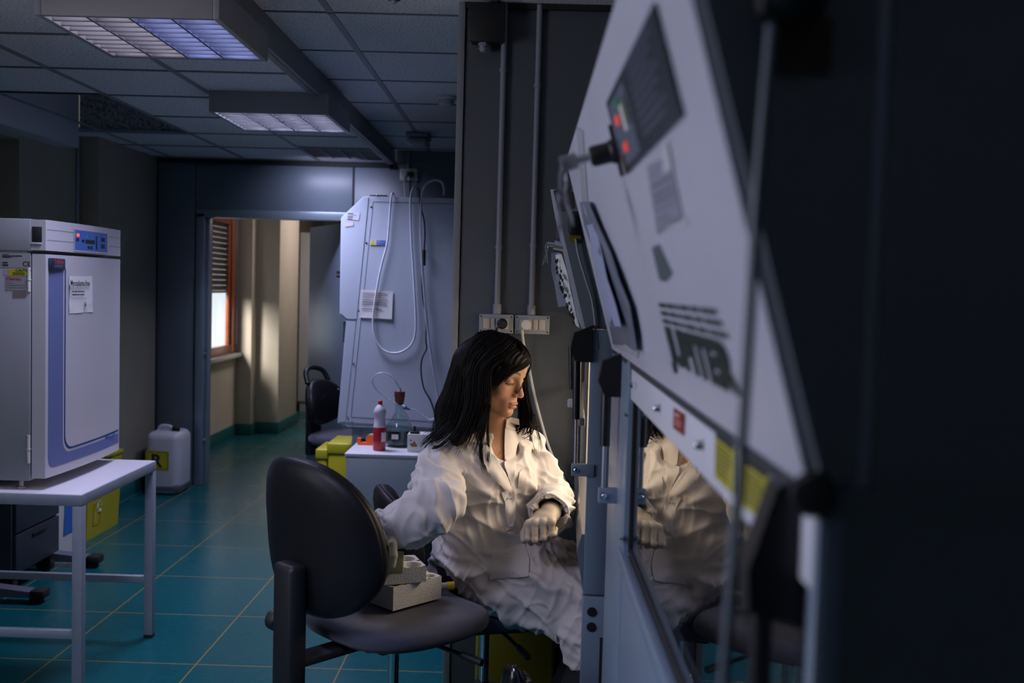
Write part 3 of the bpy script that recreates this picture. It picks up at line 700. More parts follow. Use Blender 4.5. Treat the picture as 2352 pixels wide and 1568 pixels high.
# maker's badge
bm = B(); b0 = onI(110, 592); b1 = onI(146, 618); box(bm, (ifx(b0.y)-.001, b0.y, b1.z-.003), (ifx(b1.y)+.008, b1.y, b0.z), .004); bd = finish(bm, 'badge', mat('dark_blue_badge', (.03, .05, .09), .25, .3), t)
Mb = frame_mat((ifx(b1.y)+.0084, b0.y+.012, lerp(b1.z, b0.z, .46)), (0, 1, 0), (1, 0, 0))
text('Thermo', (b0.z-b1.z)*.62, Mb, M_RED, bd, 'maker_lettering', sx=(b1.y-b0.y)*.66/((b0.z-b1.z)*.62*3.1), bold=.0006)
Mb = frame_mat((ifx(b1.y)+.0084, b0.y+.014, lerp(b1.z, b0.z, .16)), (0, 1, 0), (1, 0, 0))
text('SCIENTIFIC', (b0.z-b1.z)*.28, Mb, mat('blue_lettering', (.10, .16, .26), .4), bd, 'maker_lettering', sx=1.3)
# printed model line at the foot
q = onI(243, 1010)
text('HEPA CLASS', .02, frame_mat((ifx(q.y)+.0012, q.y-.01, q.z+.004), (0, 1, 0), (1, 0, 0)), M_DBLUE, inc, 'door_print', sx=.9, bold=.0003)
# the paper taped to the door
pq = [onI(158, 634), onI(211, 634), onI(211, 716), onI(157, 720)]
bm = B(); N = 10
g = [[None]*(N+1) for _ in range(N+1)]
for i in range(N+1):
    for j in range(N+1):
        p = lerp(lerp(pq[0], pq[1], i/N), lerp(pq[3], pq[2], i/N), j/N)
        wv = .003*math.sin(j*.9+i*.5)*(j/N)+.004*max(0, (1-i/3))*(1 if 2 < j < 6 else 0)
        g[i][j] = p+Vector((.0018+abs(wv)*.8, 0, 0))
vt = [[bm.verts.new(g[i][j]) for j in range(N+1)] for i in range(N+1)]; vb = [[bm.verts.new(g[i][j]-Vector((.0005, 0, 0))) for j in range(N+1)] for i in range(N+1)]
for i in range(N):
    for j in range(N):
        bm.faces.new((vt[i][j], vt[i+1][j], vt[i+1][j+1], vt[i][j+1])); bm.faces.new((vb[i][j], vb[i][j+1], vb[i+1][j+1], vb[i+1][j]))
pp = finish(bm, 'paper_notice', M_PAPER)
tag(pp, 'white paper reading Mycoplasma free taped to the incubator door', 'paper notice')
xo = max(p.x for p in pq)+.0085
def ptxt(s, size, px, py, sx=1, bold=0): 
    q = onX(px, py, xo); return text(s, size, frame_mat((xo, q.y, q.z), (0, 1, 0), (1, 0, 0)), M_INK, pp, 'notice_lettering', sx=sx, bold=bold)
ptxt('Mycoplasma free', .030, 162, 656, .80, .0004)
ptxt('Solo cellule esenti testate per', .0095, 166, 671, .92, .0002); ptxt('contaminazione da micoplasmi', .0095, 166, 678, .88, .0002)
bm = B(); c = onX(196, 700, xo)
for i in range(20):
    a0, a1 = 2*PI*i/20, 2*PI*(i+1)/20
    P0 = [Vector((xo, c.y+math.cos(a)*r*.8, c.z+math.sin(a)*r)) for a, r in ((a0, .013), (a1, .013), (a1, .0118), (a0, .0118))]; prism(bm, P0, (.0003, 0, 0))
prism(bm, [Vector((xo, c.y-.005, c.z-.006)), Vector((xo, c.y+.005, c.z-.006)), Vector((xo, c.y+.004, c.z+.003)), Vector((xo, c.y, c.z+.010)), Vector((xo, c.y-.004, c.z+.003))], (.0003, 0, 0))
for s in (-1, 1): prism(bm, [Vector((xo, c.y+s*.004, c.z+.020)), Vector((xo, c.y+s*.005, c.z+.020)), Vector((xo, c.y+s*.010, c.z+.027)), Vector((xo, c.y+s*.008, c.z+.027))], (.0003, 0, 0))
finish(bm, 'notice_drawing', M_INK, pp, smooth=0)
# rating labels on the side
def onS(x, y): return onY(x, y, IY0-.0055)
nS = (0, -1, 0)
q = quad_at(onS, 2, 581, 70, 614); lab = decal(t, 'rating_label', q, nS, mat('silver_label', (.34, .35, .37), .4))
lines_on(lab, 'label_print', q, nS, M_INK, [(.08, .25, .05), (.17, .75, .07), (.27, .35, .05), (.62, .2, .1), (.78, .22, .12)], off=.0015)
q2 = onS(52, 611); text('CE', .024, frame_mat((q2.x, q2.y-.0015, q2.z), (1, 0, 0), (0, -1, 0)), M_INK, lab, 'label_mark', bold=.0003)
q = quad_at(onS, 20, 618, 66, 633); lab = decal(t, 'caution_label', q, nS, M_YLABEL)
lines_on(lab, 'label_print', q, nS, M_INK, [(.5, .8, .07), (.66, .85, .06), (.8, .8, .06)], l0=.2, off=.0015)
q2 = onS(36, 623); text('CAUTION', .013, frame_mat((q2.x, q2.y-.0015, q2.z), (1, 0, 0), (0, -1, 0)), M_INK, lab, 'label_lettering', bold=.0003)
q = quad_at(onS, 9, 619, 18, 631); decal(t, 'waste_symbol_label', q, nS, mat('pale_label', (.42, .43, .45), .5))
q = quad_at(onS, 13, 635, 66, 666); lab = decal(t, 'service_label', q, nS, mat('grey_label', (.30, .30, .33), .5))
lines_on(lab, 'label_print', q, nS, M_INKG, [(.46, .3, .03), (.62, .9, .03), (.8, .92, .03)], off=.0015)
q2 = onS(15, 643); text('Thermo', .016, frame_mat((q2.x, q2.y-.0015, q2.z), (1, 0, 0), (0, -1, 0)), M_RED, lab, 'label_lettering', bold=.0003)
q = quad_at(onS, 30, 668, 60, 683); decal(t, 'faded_label', q, nS, mat('faded_pink_label', (.22, .17, .16), .6))
for (x, y) in ((-1.80, IY0+.03), (-1.80, IY1-.05), (-2.36, IY0+.03), (-2.36, IY1-.05), ):
    bm = B(); cyl(bm, (x, y, .752), (x, y, .760), .018); cyl(bm, (x, y, .760), (x, y, .79), .008); finish(bm, 'foot', M_STEEL, t)
# ------------------------------------------------------------------ under and beside the table
def bin_box(name, label, cat, x0, x1, y0, y1, h, m, lidm):
    t = thing(name, label, cat, ((x0+x1)/2, (y0+y1)/2, 0), group='recycling bins by the wall')
    bm = B(); n = 4; e = .018
    a = [(x0+e, y0+e, 0), (x1-e, y0+e, 0), (x1-e, y1-e, 0), (x0+e, y1-e, 0)]; b = [(x0, y0, h), (x1, y0, h), (x1, y1, h), (x0, y1, h)]
    va = [bm.verts.new(p) for p in a]; vb = [bm.verts.new(p) for p in b]
    bm.faces.new(va[::-1]); bm.faces.new(vb)
    for i in range(4): bm.faces.new((va[i], va[(i+1) % 4], vb[(i+1) % 4], vb[i]))
    bevel_all(bm, .01, 2); finish(bm, 'body', m, t)
    bm = B(); box(bm, (x0-.008, y0-.008, h-.001), (x1+.008, y1+.008, h+.025), .008); box(bm, (x1-.06, (y0+y1)/2-.06, h+.02), (x1+.03, (y0+y1)/2+.06, h+.036), .006); finish(bm, 'lid', lidm, t)
    return t
ty = bin_box('recycling_bin', 'yellow recycling bin with an orange outlined label standing against the left wall', 'bin', -2.70, -2.47, 5.68, 6.16, .44, M_YELLOW, M_YELLOW)
nb = Vector((1, 0, -.03)).normalized()
def onB(x, y): p = onX(x, y, -2.48); return Vector((-2.47-.018*(1-p.z/.44)+.002, p.y, p.z))
q = [onB(216, 1158), onB(232, 1150), onB(229, 1200), onB(215, 1208)]
fr_ = M_ORANGED = mat('orange_outline', (.45, .16, .01), .5)
for a, b in ((0, 1), (1, 2), (2, 3), (3, 0)):
    bm = B(); tube(bm, [q[a], q[b]], .0022, n=6, smooth=False); finish(bm, 'label_outline', fr_, ty)
c = (q[2]+q[3])/2
text('PLASTICA', .05, frame_mat((q[3].x+.001, lerp(q[3].y, q[2].y, .5), q[3].z+.02), (0, 0, 1), (1, 0, 0)), mat('pale_yellow_print', (.55, .52, .25), .5), ty, 'label_lettering', sx=.68, bold=.0003)
bm = B(); cc = onB(228, 1162); 
for i in range(3):
    a = 2*PI*i/3; tube(bm, [(cc.x, cc.y+.03*math.cos(a+s)*.8, cc.z+.03*math.sin(a+s)) for s in (0, .5, 1.0, 1.5)], .005, n=5)
finish(bm, 'recycling_symbol', M_PLWHITE, ty)
tw = bin_box('recycling_bin', 'white recycling bin with a blue label, nearer than the yellow bin', 'bin', -2.72, -2.455, 5.25, 5.62, .40, M_PLWHITE, M_BLUE)
q = [(-2.459, 5.36, .30), (-2.459, 5.52, .30), (-2.463, 5.50, .12), (-2.463, 5.36, .12)]
decal(tw, 'blue_label', q, (1, 0, 0), M_BLUE)
bm = B(); cc = Vector((-2.455, 5.47, .27))
for i in range(3):
    a = 2*PI*i/3; tube(bm, [(cc.x, cc.y+.02*math.cos(a+s)*.8, cc.z+.02*math.sin(a+s)) for s in (0, .5, 1.0, 1.5)], .004, n=5)
finish(bm, 'recycling_symbol', M_PLWHITE, tw)
# desk with T feet behind the table
M_DESKG = mat('dark_grey_desk_metal', (.045, .05, .065), .4, .3)
t = thing('desk', 'grey desk with T shaped feet standing behind the steel table', 'desk', (-2.5, 4.95, 0))
bm = B(); box(bm, (-2.83, 4.45, .70), (-2.27, 5.22, .725), .003); finish(bm, 'desktop', M_GREY, t)
for y in (4.60, 5.20):
    bm = B(); box(bm, (-2.60, y-.03, .05), (-2.50, y+.03, .70), .008); l = finish(bm, 'leg', M_DESKG, t)
    bm = B(); prism(bm, [(-2.82, y-.035, .03), (-2.24, y-.035, .03), (-2.24, y-.035, .055), (-2.55, y-.035, .085), (-2.82, y-.035, .055)], (0, .07, 0)); bevel_all(bm, .006); finish(bm, 'foot', mat('grey_foot_%d' % int(y), (.16, .17, .22), .35, .2), l)
    bm = B(); box(bm, (-2.26, y-.042, .022), (-2.19, y+.042, .066), .014); cyl(bm, (-2.24, y, 0), (-2.24, y, .028), .032); finish(bm, 'end_cap', M_RUBBER, l)
    bm = B(); cyl(bm, (-2.78, y, 0), (-2.78, y, .03), .03); finish(bm, 'glide', M_RUBBER, l)
t = thing('drawer_pedestal', 'dark grey drawer cabinet under the desk behind the steel table', 'cabinet', (-2.6, 4.95, 0))
bm = B(); box(bm, (-2.82, 4.68, .09), (-2.40, 5.14, .69), .006); finish(bm, 'body', mat('dark_cabinet', (.055, .058, .065), .5), t)
for k in range(3):
    bm = B(); box(bm, (-2.40, 4.69, .10+.195*k), (-2.382, 5.13, .285+.195*k), .004); d = finish(bm, 'drawer', M_DESKG, t)
    bm = B(); box(bm, (-2.382, 4.84, .25+.195*k), (-2.372, 4.98, .262+.195*k), .003); finish(bm, 'handle', M_BLACK, d)
for (x, y) in ((-2.78, 4.72), (-2.44, 4.72), (-2.78, 5.10), (-2.44, 5.10)):
    bm = B(); cyl(bm, (x, y-.02, .04), (x, y+.02, .04), .04); cyl(bm, (x, y, .07), (x, y, .092), .01); finish(bm, 'castor', M_RUBBER, t)
# jerrycan
JX0, JX1, JY0, JY1 = -2.645, -2.40, 6.98, 7.27
t = thing('jerrycan', 'translucent white jerrycan with a yellow label reading R on the floor', 'jerrycan', (-2.52, 7.12, 0))
M_HDPE = mat('translucent_polyethylene', (.55, .57, .63), .38, noise=.03, nscale=8)
bm = B(); box(bm, (JX0, JY0, 0), (JX1, JY1, .445), .055, seg=5)
for v in bm.verts:
    if v.co.z < .03: v.co.z = max(0, v.co.z)
finish(bm, 'canister', M_HDPE, t, smooth=60)
bm = B(); box(bm, (JX0-.0012, JY0-.0012, .004), (JX1+.0012, JY1+.0012, .112), .052, seg=4)
for v in bm.verts:
    if v.co.z > .10: v.co.z = .104
finish(bm, 'liquid', mat('dark_liquid', (.13, .14, .19), .3), t, smooth=60)
bm = B(); tube(bm, [(JX0+.05, 7.12, .44), (JX0+.07, 7.12, .47), (JX0+.13, 7.12, .468), (JX0+.155, 7.12, .44)], .014, n=10); finish(bm, 'handle', M_HDPE, t)
bm = B(); lathe(bm, [(0, 0), (.028, 0), (.028, .022), (.024, .026), (0, .026)], (JX1-.058, JY0+.10, .448)); cyl(bm, (JX1-.058, JY0+.10, .43), (JX1-.058, JY0+.10, .45), .024); finish(bm, 'screw_cap', M_BLACK, t)
q = [(-2.634, JY0-.001, .318), (-2.468, JY0-.001, .313), (-2.468, JY0-.001, .178), (-2.634, JY0-.001, .182)]; q = [Vector(p) for p in q]
lab = decal(t, 'hazard_label', q, nS, M_YLABEL)
for a, b in ((0, 1), (1, 2), (2, 3), (3, 0)):
    c = (q[0]+q[1]+q[2]+q[3])/4; pa, pb = lerp(q[a], c, .13), lerp(q[b], c, .13)
    bm = B(); tube(bm, [pa+Vector((0, -.0015, 0)), pb+Vector((0, -.0015, 0))], .0016, n=4, smooth=False); finish(bm, 'label_border', M_INK, lab)
text('R', .128, frame_mat((-2.598, JY0-.0022, .202), (1, 0, 0), (0, -1, 0)), M_INK, lab, 'label_lettering', bold=.004)
# tall cabinet far down the corridor
t = thing('tall_cabinet', 'tall pale glazed cabinet at the end of the corridor', 'cabinet', (-2.35, 12.1, 0))
bm = B(); box(bm, (-2.66, 11.8, .12), (-2.30, 12.4, 2.10), .006); finish(bm, 'body', M_WHITE, t)
bm = B(); box(bm, (-2.64, 11.82, 0), (-2.32, 12.38, .12)); finish(bm, 'plinth', M_GREY, t)
bm = B(); box(bm, (-2.498, 11.795, .13), (-2.49, 11.80, 2.09)); finish(bm, 'seam', M_BLACKM, t)
for z in (.33, .9, 1.47, 2.0):
    bm = B(); box(bm, (-2.50, 11.78, z), (-2.475, 11.80, z+.035), .004); finish(bm, 'hinge', M_BLACK, t)
t = thing('wardrobe', 'brown wooden wardrobe beyond the tall cabinet in the corridor', 'wardrobe', (-2.1, 13.2, 0))
bm = B(); box(bm, (-2.45, 13.0, .08), (-1.2, 13.6, 2.35), .006); box(bm, (-2.43, 13.02, 0), (-1.22, 13.58, .08)); finish(bm, 'body', mat('dull_wood', (.22, .14, .08), .5, noise=.3, nscale=8), t)
for k in range(2):
    bm = B(); box(bm, (-2.44+.62*k, 12.985, .1), (-1.84+.62*k, 13.0, 2.33), .003); d = finish(bm, 'door', mat('dull_wood_door_%d' % k, (.25, .16, .09), .45, noise=.3, nscale=8), t)
    bm = B(); cyl(bm, (-1.88+.1*k, 12.985, 1.1), (-1.88+.1*k, 12.965, 1.1), .012); finish(bm, 'knob', M_STEEL, d)
# ------------------------------------------------------------------ biosafety hoods
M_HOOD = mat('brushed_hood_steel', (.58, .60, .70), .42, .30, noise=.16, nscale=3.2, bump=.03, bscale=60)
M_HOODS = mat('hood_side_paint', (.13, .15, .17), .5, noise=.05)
M_HPOST = mat('hood_post', (.22, .29, .37), .38, .3, noise=.04)
M_INT = mat('cream_hood_interior', (.84, .76, .62), .35, .1)
M_STRUT = mat('black_gas_strut', (.010, .011, .013), .35)
GX = .20
M_HGAP = mat('gap_shadow_grey', (.03, .036, .042), .6)  # shadow tone for the gap below the slanted front
SLOPE = Vector((.189-.077, 0, 1.394-1.796)).normalized()   # down the slanted front
def hood(label, y0, y1, xt, zt, xb, zb, gx, sash, lip_z, lit, back=.88, near_label=True):
    t = thing('biosafety_cabinet', label, 'biosafety cabinet', ((xb+back)/2, (y0+y1)/2, 0))
    e = .025
    # upper casing with the slanted front panel
    bm = B(); prism(bm, [(xt, y0+.004, zt), (back, y0+.004, zt), (back, y0+.004, zb), (xb, y0+.004, zb)], (0, y1-y0-.008, 0)); bevel_all(bm, .003, 2)
    finish(bm, 'upper_casing', M_HOOD, t)
    # end cheeks of the casing
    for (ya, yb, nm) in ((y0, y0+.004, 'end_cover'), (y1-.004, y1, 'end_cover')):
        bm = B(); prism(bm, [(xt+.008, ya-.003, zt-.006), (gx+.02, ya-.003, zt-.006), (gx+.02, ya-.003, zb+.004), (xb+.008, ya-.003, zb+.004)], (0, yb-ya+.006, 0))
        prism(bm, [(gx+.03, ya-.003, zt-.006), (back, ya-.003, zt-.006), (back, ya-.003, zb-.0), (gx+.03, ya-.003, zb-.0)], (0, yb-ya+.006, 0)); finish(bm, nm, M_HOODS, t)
    # side walls, back, worktop
    bm = B()
    for (ya, yb) in ((y0, y0+e), (y1-e, y1)): box(bm, (gx+.02, ya, lip_z-.18), (back, yb, zb-.002), .002)
    box(bm, (back-e, y0+e, lip_z-.18), (back, y1-e, zb-.002)); box(bm, (gx+.012, y0+e, lip_z-.18), (back-e, y1-e, lip_z-.12), .002)
    finish(bm, 'work_chamber', [M_HOODS] if not lit else [M_INT], t)
    if lit:
        for (ya, yb) in ((y0-.002, y0+.001), (y1-.001, y1+.002)):
            bm = B(); box(bm, (gx-.0, ya, lip_z-.18), (back, yb, zb-.002)); finish(bm, 'side_skin', M_HOODS, t)
    # stand
    for (x, y) in ((gx+.0, y0), (gx+.0, y1-.05), (back-.05, y0), (back-.05, y1-.05)):
        bm = B(); box(bm, (x, y, 0), (x+.05, y+.05, lip_z-.18), .003); finish(bm, 'leg', M_HPOST, t)
    bm = B(); box(bm, (gx+.0, y0+.05, .12), (gx+.03, y1-.05, .17), .003); finish(bm, 'stand_rail', M_HPOST, t)
    return t
Y0, Y1 = .66, 2.20
near = hood('large hood in the right foreground with a slanted steel front lettered JUPITER', Y0, Y1, .077, 1.796, .189, 1.394, GX, None, 1.04, False)
# --- front of the near hood below the casing
nH = Vector((SLOPE.z, 0, -SLOPE.x)).normalized()
if nH.x > 0: nH = -nH
A0 = Vector((.189, 0, 1.394))
def onF(x, y, off=0):
    d = Vector(ray(x, y)); o = Vector(CP); s = (A0+nH*off-o).dot(nH)/d.dot(nH); return o+d*s
bm = B(); box(bm, (.193, Y0, 1.326), (.203, Y1, 1.380), .001); finish(bm, 'sash_fascia', M_WHITE, near)
bm = B(); cyl(bm, (.198, Y0, 1.388), (.198, Y1, 1.388), .009, n=12); finish(bm, 'shadow_gap_bar', M_HGAP, near)  # dark bar painted in for the shadow gap under the casing
bm = B(); box(bm, (GX, Y0+.05, 1.045), (GX+.006, 1.80, 1.33)); M_SASH = thin_glass('sash_glass', (.93, .95, .95), 1.55)
finish(bm, 'sash_glass', M_SASH, near)
bm = B(); box(bm, (GX+.10, Y0+.05, 1.0), (GX+.11, Y1-.03, 1.39)); finish(bm, 'unlit_interior_sheet', M_BLACKM, near)  # black sheet put in for the unlit interior behind the glass
# frame upright, seal and the fixed panel past it
bm = B(); box(bm, (GX-.012, 1.815, 1.03), (GX+.012, 1.86, 1.392), .002); box(bm, (GX-.003, 1.80, 1.03), (GX+.012, 1.815, 1.33)); finish(bm, 'sash_upright', [M_HPOST], near)
bm = B(); box(bm, (GX-.004, 1.796, 1.05), (GX+.010, 1.806, 1.33)); finish(bm, 'sash_seal', M_RUBBER, near)
bm = B(); box(bm, (GX-.010, 1.86, .0), (GX+.01, Y1, 1.392), .002); finish(bm, 'fixed_panel', M_HPOST, near)
bm = B(); box(bm, (GX-.018, Y0, 1.018), (GX-.002, 1.86, 1.045), .003); finish(bm, 'sash_sill', M_HPOST, near)
bm = B(); box(bm, (GX-.002, Y0+.05, 1.044), (GX+.012, 1.80, 1.058)); finish(bm, 'sill_seal', M_RUBBER, near)
bm = B(); box(bm, (GX-.008, Y0+.0, .0), (GX+.01, 1.86, 1.018), .002); box(bm, (GX-.03, Y0, .66), (GX-.006, 1.98, .70), .003); finish(bm, 'front_panel', M_HPOST, near)
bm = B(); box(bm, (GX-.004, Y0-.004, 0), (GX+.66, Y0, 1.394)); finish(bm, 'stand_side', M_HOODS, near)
# bolts on the fascia and frame (each a part)
def bolt(par, p, ax, r=.006, h=.006):
    bm = B(); lathe(bm, [(0, 0), (r*1.4, 0), (r*1.4, .0012), (r, .0014), (r*.9, h*.8), (r*.5, h), (0, h)], p, n=12, axis=ax); finish(bm, 'bolt', M_CHROME, par)
for (x, y) in ((1517, 938), (1616, 1023)): bolt(near, onX(x, y, .193), (-1, 0, 0), .005, .010)
for (x, y) in ((1453, 885), (1442, 952), (1431, 1236)): bolt(near, onX(x, y, .187), (-1, 0, 0), .004, .006)
# stickers on the fascia
def onW(x, y): return onX(x, y, .1925)
nW = Vector((-1, 0, 0))
q = [onW(1549, 936), onW(1574, 951), onW(1572, 1001), onW(1548, 983)]; s_ = decal(near, 'red_sticker', q, nW, mat('dull_red_sticker', (.20, .02, .015), .5))
lines_on(s_, 'sticker_print', q, nW, mat('pale_red_print', (.5, .3, .28), .6), [(.18, .6, .14), (.48, .9, .06), (.66, .8, .06)], l0=.15, l1=.85)
M_YST = mat('yellow_warning_sticker', (.36, .34, .02), .5, noise=.1, nscale=20)
for (q) in ([onW(1646, 988), onW(1690, 1022), onW(1686, 1136), onW(1644, 1096)], [onW(1716, 1050), onW(1768, 1085), onW(1757, 1198), onW(1708, 1160)]):
    s_ = decal(near, 'yellow_warning_sticker', q, nW, M_YST)
    lines_on(s_, 'sticker_print', q, nW, M_INK, [(0, 1, .14)]+[(.24+.1*k, .8+.1*math.sin(k), .035) for k in range(7)], l0=.04, l1=.96)
# control panel, keys, notices, lettering on the slanted front
M_PANELB = mat('dark_control_foil', (.018, .026, .036), .45); M_FOIL = mat('grey_blue_foil', (.10, .12, .17), .45)
q = [onF(1398, 235), onF(1510, 5), onF(1575, 262), onF(1441, 400)]
cpn = decal(near, 'control_panel', q, nH, M_PANELB, .003)
q2 = [lerp(lerp(q[0], q[1], a), lerp(q[3], q[2], a), b) for (a, b) in ((.05, .10), (.42, .10), (.42, .93), (.05, .93))]
decal(cpn, 'button_foil', q2, nH, M_FOIL, .0012, .003)
lines_on(cpn, 'panel_print', [q[i] for i in range(4)], nH, M_FOIL, [(.08+.105*k, .9-.1*(k % 3), .03) for k in range(8)], l0=.52, l1=.95, off=.0035)
M_LEDG = mat('green_led', (.02, .25, .10), .4, emit=(.05, .5, .2), estr=.03); M_LEDW = mat('white_display', (.5, .5, .5), .4, emit=(.7, .75, .8), estr=.15)
M_LEDR2 = mat('red_led', (.7, .05, .03), .4, emit=(1, .10, .07), estr=.35)
def led(a, b, sa, sb, m, nm):
    c = lerp(lerp(q[0], q[1], a), lerp(q[3], q[2], a), b); u = (q[1]-q[0]).normalized(); v = (q[3]-q[0]).normalized()
    decal(cpn, nm, [c-u*sa-v*sb, c+u*sa-v*sb, c+u*sa+v*sb, c-u*sa+v*sb], nH, m, .002, .004)
led(.17, .375, .013, .005, M_LEDR2, 'red_lamp'); led(.20, .74, .013, .005, M_LEDR2, 'red_lamp'); led(.30, .44, .008, .014, M_LEDW, 'display')
led(.24, .22, .010, .006, M_LEDG, 'green_lamp'); led(.36, .40, .012, .014, mat('olive_key', (.12, .14, .08), .5), 'button'); led(.10, .90, .008, .010, mat('brown_key', (.10, .07, .03), .5), 'button')
q = [onF(1488, 380), onF(1540, 355), onF(1572, 505), onF(1512, 538)]
s_ = decal(near, 'printed_notice', q, nH, mat('grey_notice', (.26, .27, .34), .5))
M_PAL = mat('pale_notice_mark', (.55, .55, .6), .5)
lines_on(s_, 'notice_print', q, nH, M_FOIL, [(.30, .95, .03), (.44, .95, .03), (.54, .95, .03), (.66, .9, .02), (.80, .6, .02)], off=.0013)
q3 = [onF(1526, 330), onF(1537, 325), onF(1548, 385), onF(1528, 400)]; decal(s_, 'arrow_mark', q3, nH, M_PAL, .0006, .0014)
q = [onF(1508, 510), onF(1580, 498), onF(1583, 515), onF(1512, 535)]; decal(near, 'small_label', q, nH, M_PAL)
q = [onF(1499, 568), onF(1515, 560), onF(1546, 628), onF(1532, 646), onF(1517, 644)]; decal(near, 'triangular_label', q, nH, mat('green_grey_label', (.07, .10, .11), .5))
# JUPITER with its three bars
M_JUP = mat('dark_green_print', (.004, .018, .014), .5)
O = onF(1546, 826); T = onF(1533, 757); R = onF(1704, 895)
uJ = Vector((0, -1, 0)); MJ = frame_mat(O+nH*.0012, uJ, nH)
hJ = (T-O).length; wJ = abs(R.y-O.y)
text('JUPITER', hJ/.72, MJ, M_JUP, near, 'jupiter_lettering', sx=wJ/(hJ/.72*3.55), shear=.0, bold=.004)
vJ = nH.cross(uJ).normalized(); 
if vJ.z < 0: vJ = -vJ
segs = [(0, .17), (.20, .33), (.36, .42), (.45, .61), (.64, .76), (.79, 1.0)]
for k in range(3):
    bm = B(); base = O+vJ*(hJ*(1.13+.24*k)); hh = hJ*.13
    for a, b in segs:
        f = 1-.03*k; pa = base+uJ*(wJ*a*f); pb = base+uJ*(wJ*(b*f-.006))
        prism(bm, [pa+nH*.001, pb+nH*.001, pb+vJ*hh+nH*.001, pa+vJ*hh+nH*.001], nH*.0004)
    finish(bm, 'lettering_bar', M_JUP, near, smooth=0)
# key switch
kc = onF(1418, 345); M_K = frame_mat(kc, (0, -1, 0), nH)
bm = B(); box(bm, (-.004, -.032, .0), (.004, .032, .004), .001, M=M_K); lathe(bm, [(0, 0), (.015, 0), (.015, .008), (.013, .010), (.013, .030), (.011, .034), (0, .034)], kc, axis=nH, n=20)
kb = finish(bm, 'key_switch', M_BLACK, near)
bm = B(); cyl(bm, kc+nH*.036, kc+nH*.052, .005, n=10); box(bm, (-.002, -.010, .050), (.002, .010, .072), .002, M=M_K); finish(bm, 'key', M_STEEL, kb)
kt = thing('key_ring', 'keys hanging on a ring from the black key switch of the near hood', 'keys', kc+nH*.07)
rc = kc+nH*.068+Vector((0, 0, -.02))
bm = B(); tube(bm, [rc+Vector((.010*math.cos(a)*.4, .013*math.cos(a), .019*math.sin(a))) for a in np.linspace(0, 2*PI, 17)], .0016, n=6, k=2); finish(bm, 'split_ring', M_STEEL, kt)
for (dx, ang, L) in ((0, -.1, .055), (.004, .75, .05), (-.004, .35, .045)):
    bm = B(); R_ = Matrix.Translation(rc+Vector((dx-.002, 0, -.017))) @ Matrix.Rotation(ang, 4, (-.9, -.3, 0))
    lathe(bm, [(0, -.0012), (.011, -.0012), (.011, .0012), (0, .0012)], (0, 0, 0), n=14, axis=(1, 0, 0))
    for v in bm.verts: v.co.z -= .010
    box(bm, (-.0012, -.003, -.018-L+.02), (.0012, .003, -.018)); box(bm, (-.0012, .003, -L), (.0012, .006, -L+.008))
    bm.transform(R_); finish(bm, 'key', M_STEEL, kt)
# plastic sleeve with papers hanging at the far end of the slanted front
M_FOLD = mat('clear_plastic_sleeve', (.30, .34, .44), .22, trans=.35, ior=1.3); M_PAP2 = mat('blue_white_paper', (.34, .38, .56), .6, noise=.05, nscale=30, bump=.4, bscale=25)
ft = thing('document_sleeve', 'crumpled plastic sleeve of papers hanging on the near hood front below the keys', 'document sleeve', onF(1345, 470, .03))
def sheet(name, rows, m, th=.0012, nx=8, wob=.003, seed=0):
    """rows: list of (left point, right point) from top to bottom"""
    bm = B(); grid_ = []
    for j, (a, b) in enumerate(rows):
        r = []
        for i in range(nx+1):
            s = i/nx; p = lerp(Vector(a), Vector(b), s)+nH*(wob*math.sin(3.1*s*2+j*1.3+seed)+wob*.7*math.sin(7*s+j*2.1+seed))
            r.append(p)
        grid_.append(r)
    vt = [[bm.verts.new(p) for p in r] for r in grid_]; vb = [[bm.verts.new(p-nH*th) for p in r] for r in grid_]
    J, I = len(grid_), nx+1
    for j in range(J-1):
        for i in range(I-1):
            bm.faces.new((vt[j][i], vt[j][i+1], vt[j+1][i+1], vt[j+1][i])); bm.faces.new((vb[j][i], vb[j+1][i], vb[j+1][i+1], vb[j][i+1]))
    for i in range(I-1):
        bm.faces.new((vt[0][i], vb[0][i], vb[0][i+1], vt[0][i+1])); bm.faces.new((vt[-1][i], vt[-1][i+1], vb[-1][i+1], vb[-1][i]))
    for j in range(J-1):
        bm.faces.new((vt[j][0], vt[j+1][0], vb[j+1][0], vb[j][0])); bm.faces.new((vt[j][-1], vb[j][-1], vb[j+1][-1], vt[j+1][-1]))
    return finish(bm, name, m, ft if name != 'crumpled' else None, smooth=60)
offs = [.006, .008, .011, .013, .012, .009, .006]
L_ = [(1336, 462), (1344, 515), (1357, 575), (1371, 635), (1386, 695), (1400, 745), (1412, 790)]
R_ = [(1358, 466), (1376, 520), (1398, 580), (1420, 645), (1443, 705), (1458, 755), (1468, 804)]
rows = [(onF(*l, .004), onF(*r, o)) for l, r, o in zip(L_, R_, offs)]
sheet('plastic_sleeve', rows, M_FOLD, seed=1)
rows = [(onF(l[0]+8, l[1]+8, .003), onF(r[0]+2, r[1]-4, o-.006)) for l, r, o in zip(L_, R_, offs)]
sheet('paper_sheet', rows[:-1], M_PAP2, seed=2)
rows = [(onF(l[0]+2, l[1]+4, .006), onF(lerp(l[0], r[0], .5), r[1]-6, o+.004)) for l, r, o in zip(L_, R_, offs)]
sheet('paper_sheet', rows[1:-1], M_PAP2, seed=4)
# worn tape along the far edge of the slanted front
q = [onF(1325, 290), onF(1340, 300), onF(1352, 470), onF(1338, 465)]; decal(near, 'old_tape', q, nH, mat('worn_tape', (.34, .36, .40), .6, noise=.3, nscale=90))
q = [onF(1408, 770), onF(1470, 800), onF(1466, 822), onF(1412, 796)]; decal(near, 'old_tape', q, nH, MATS['worn_tape'])
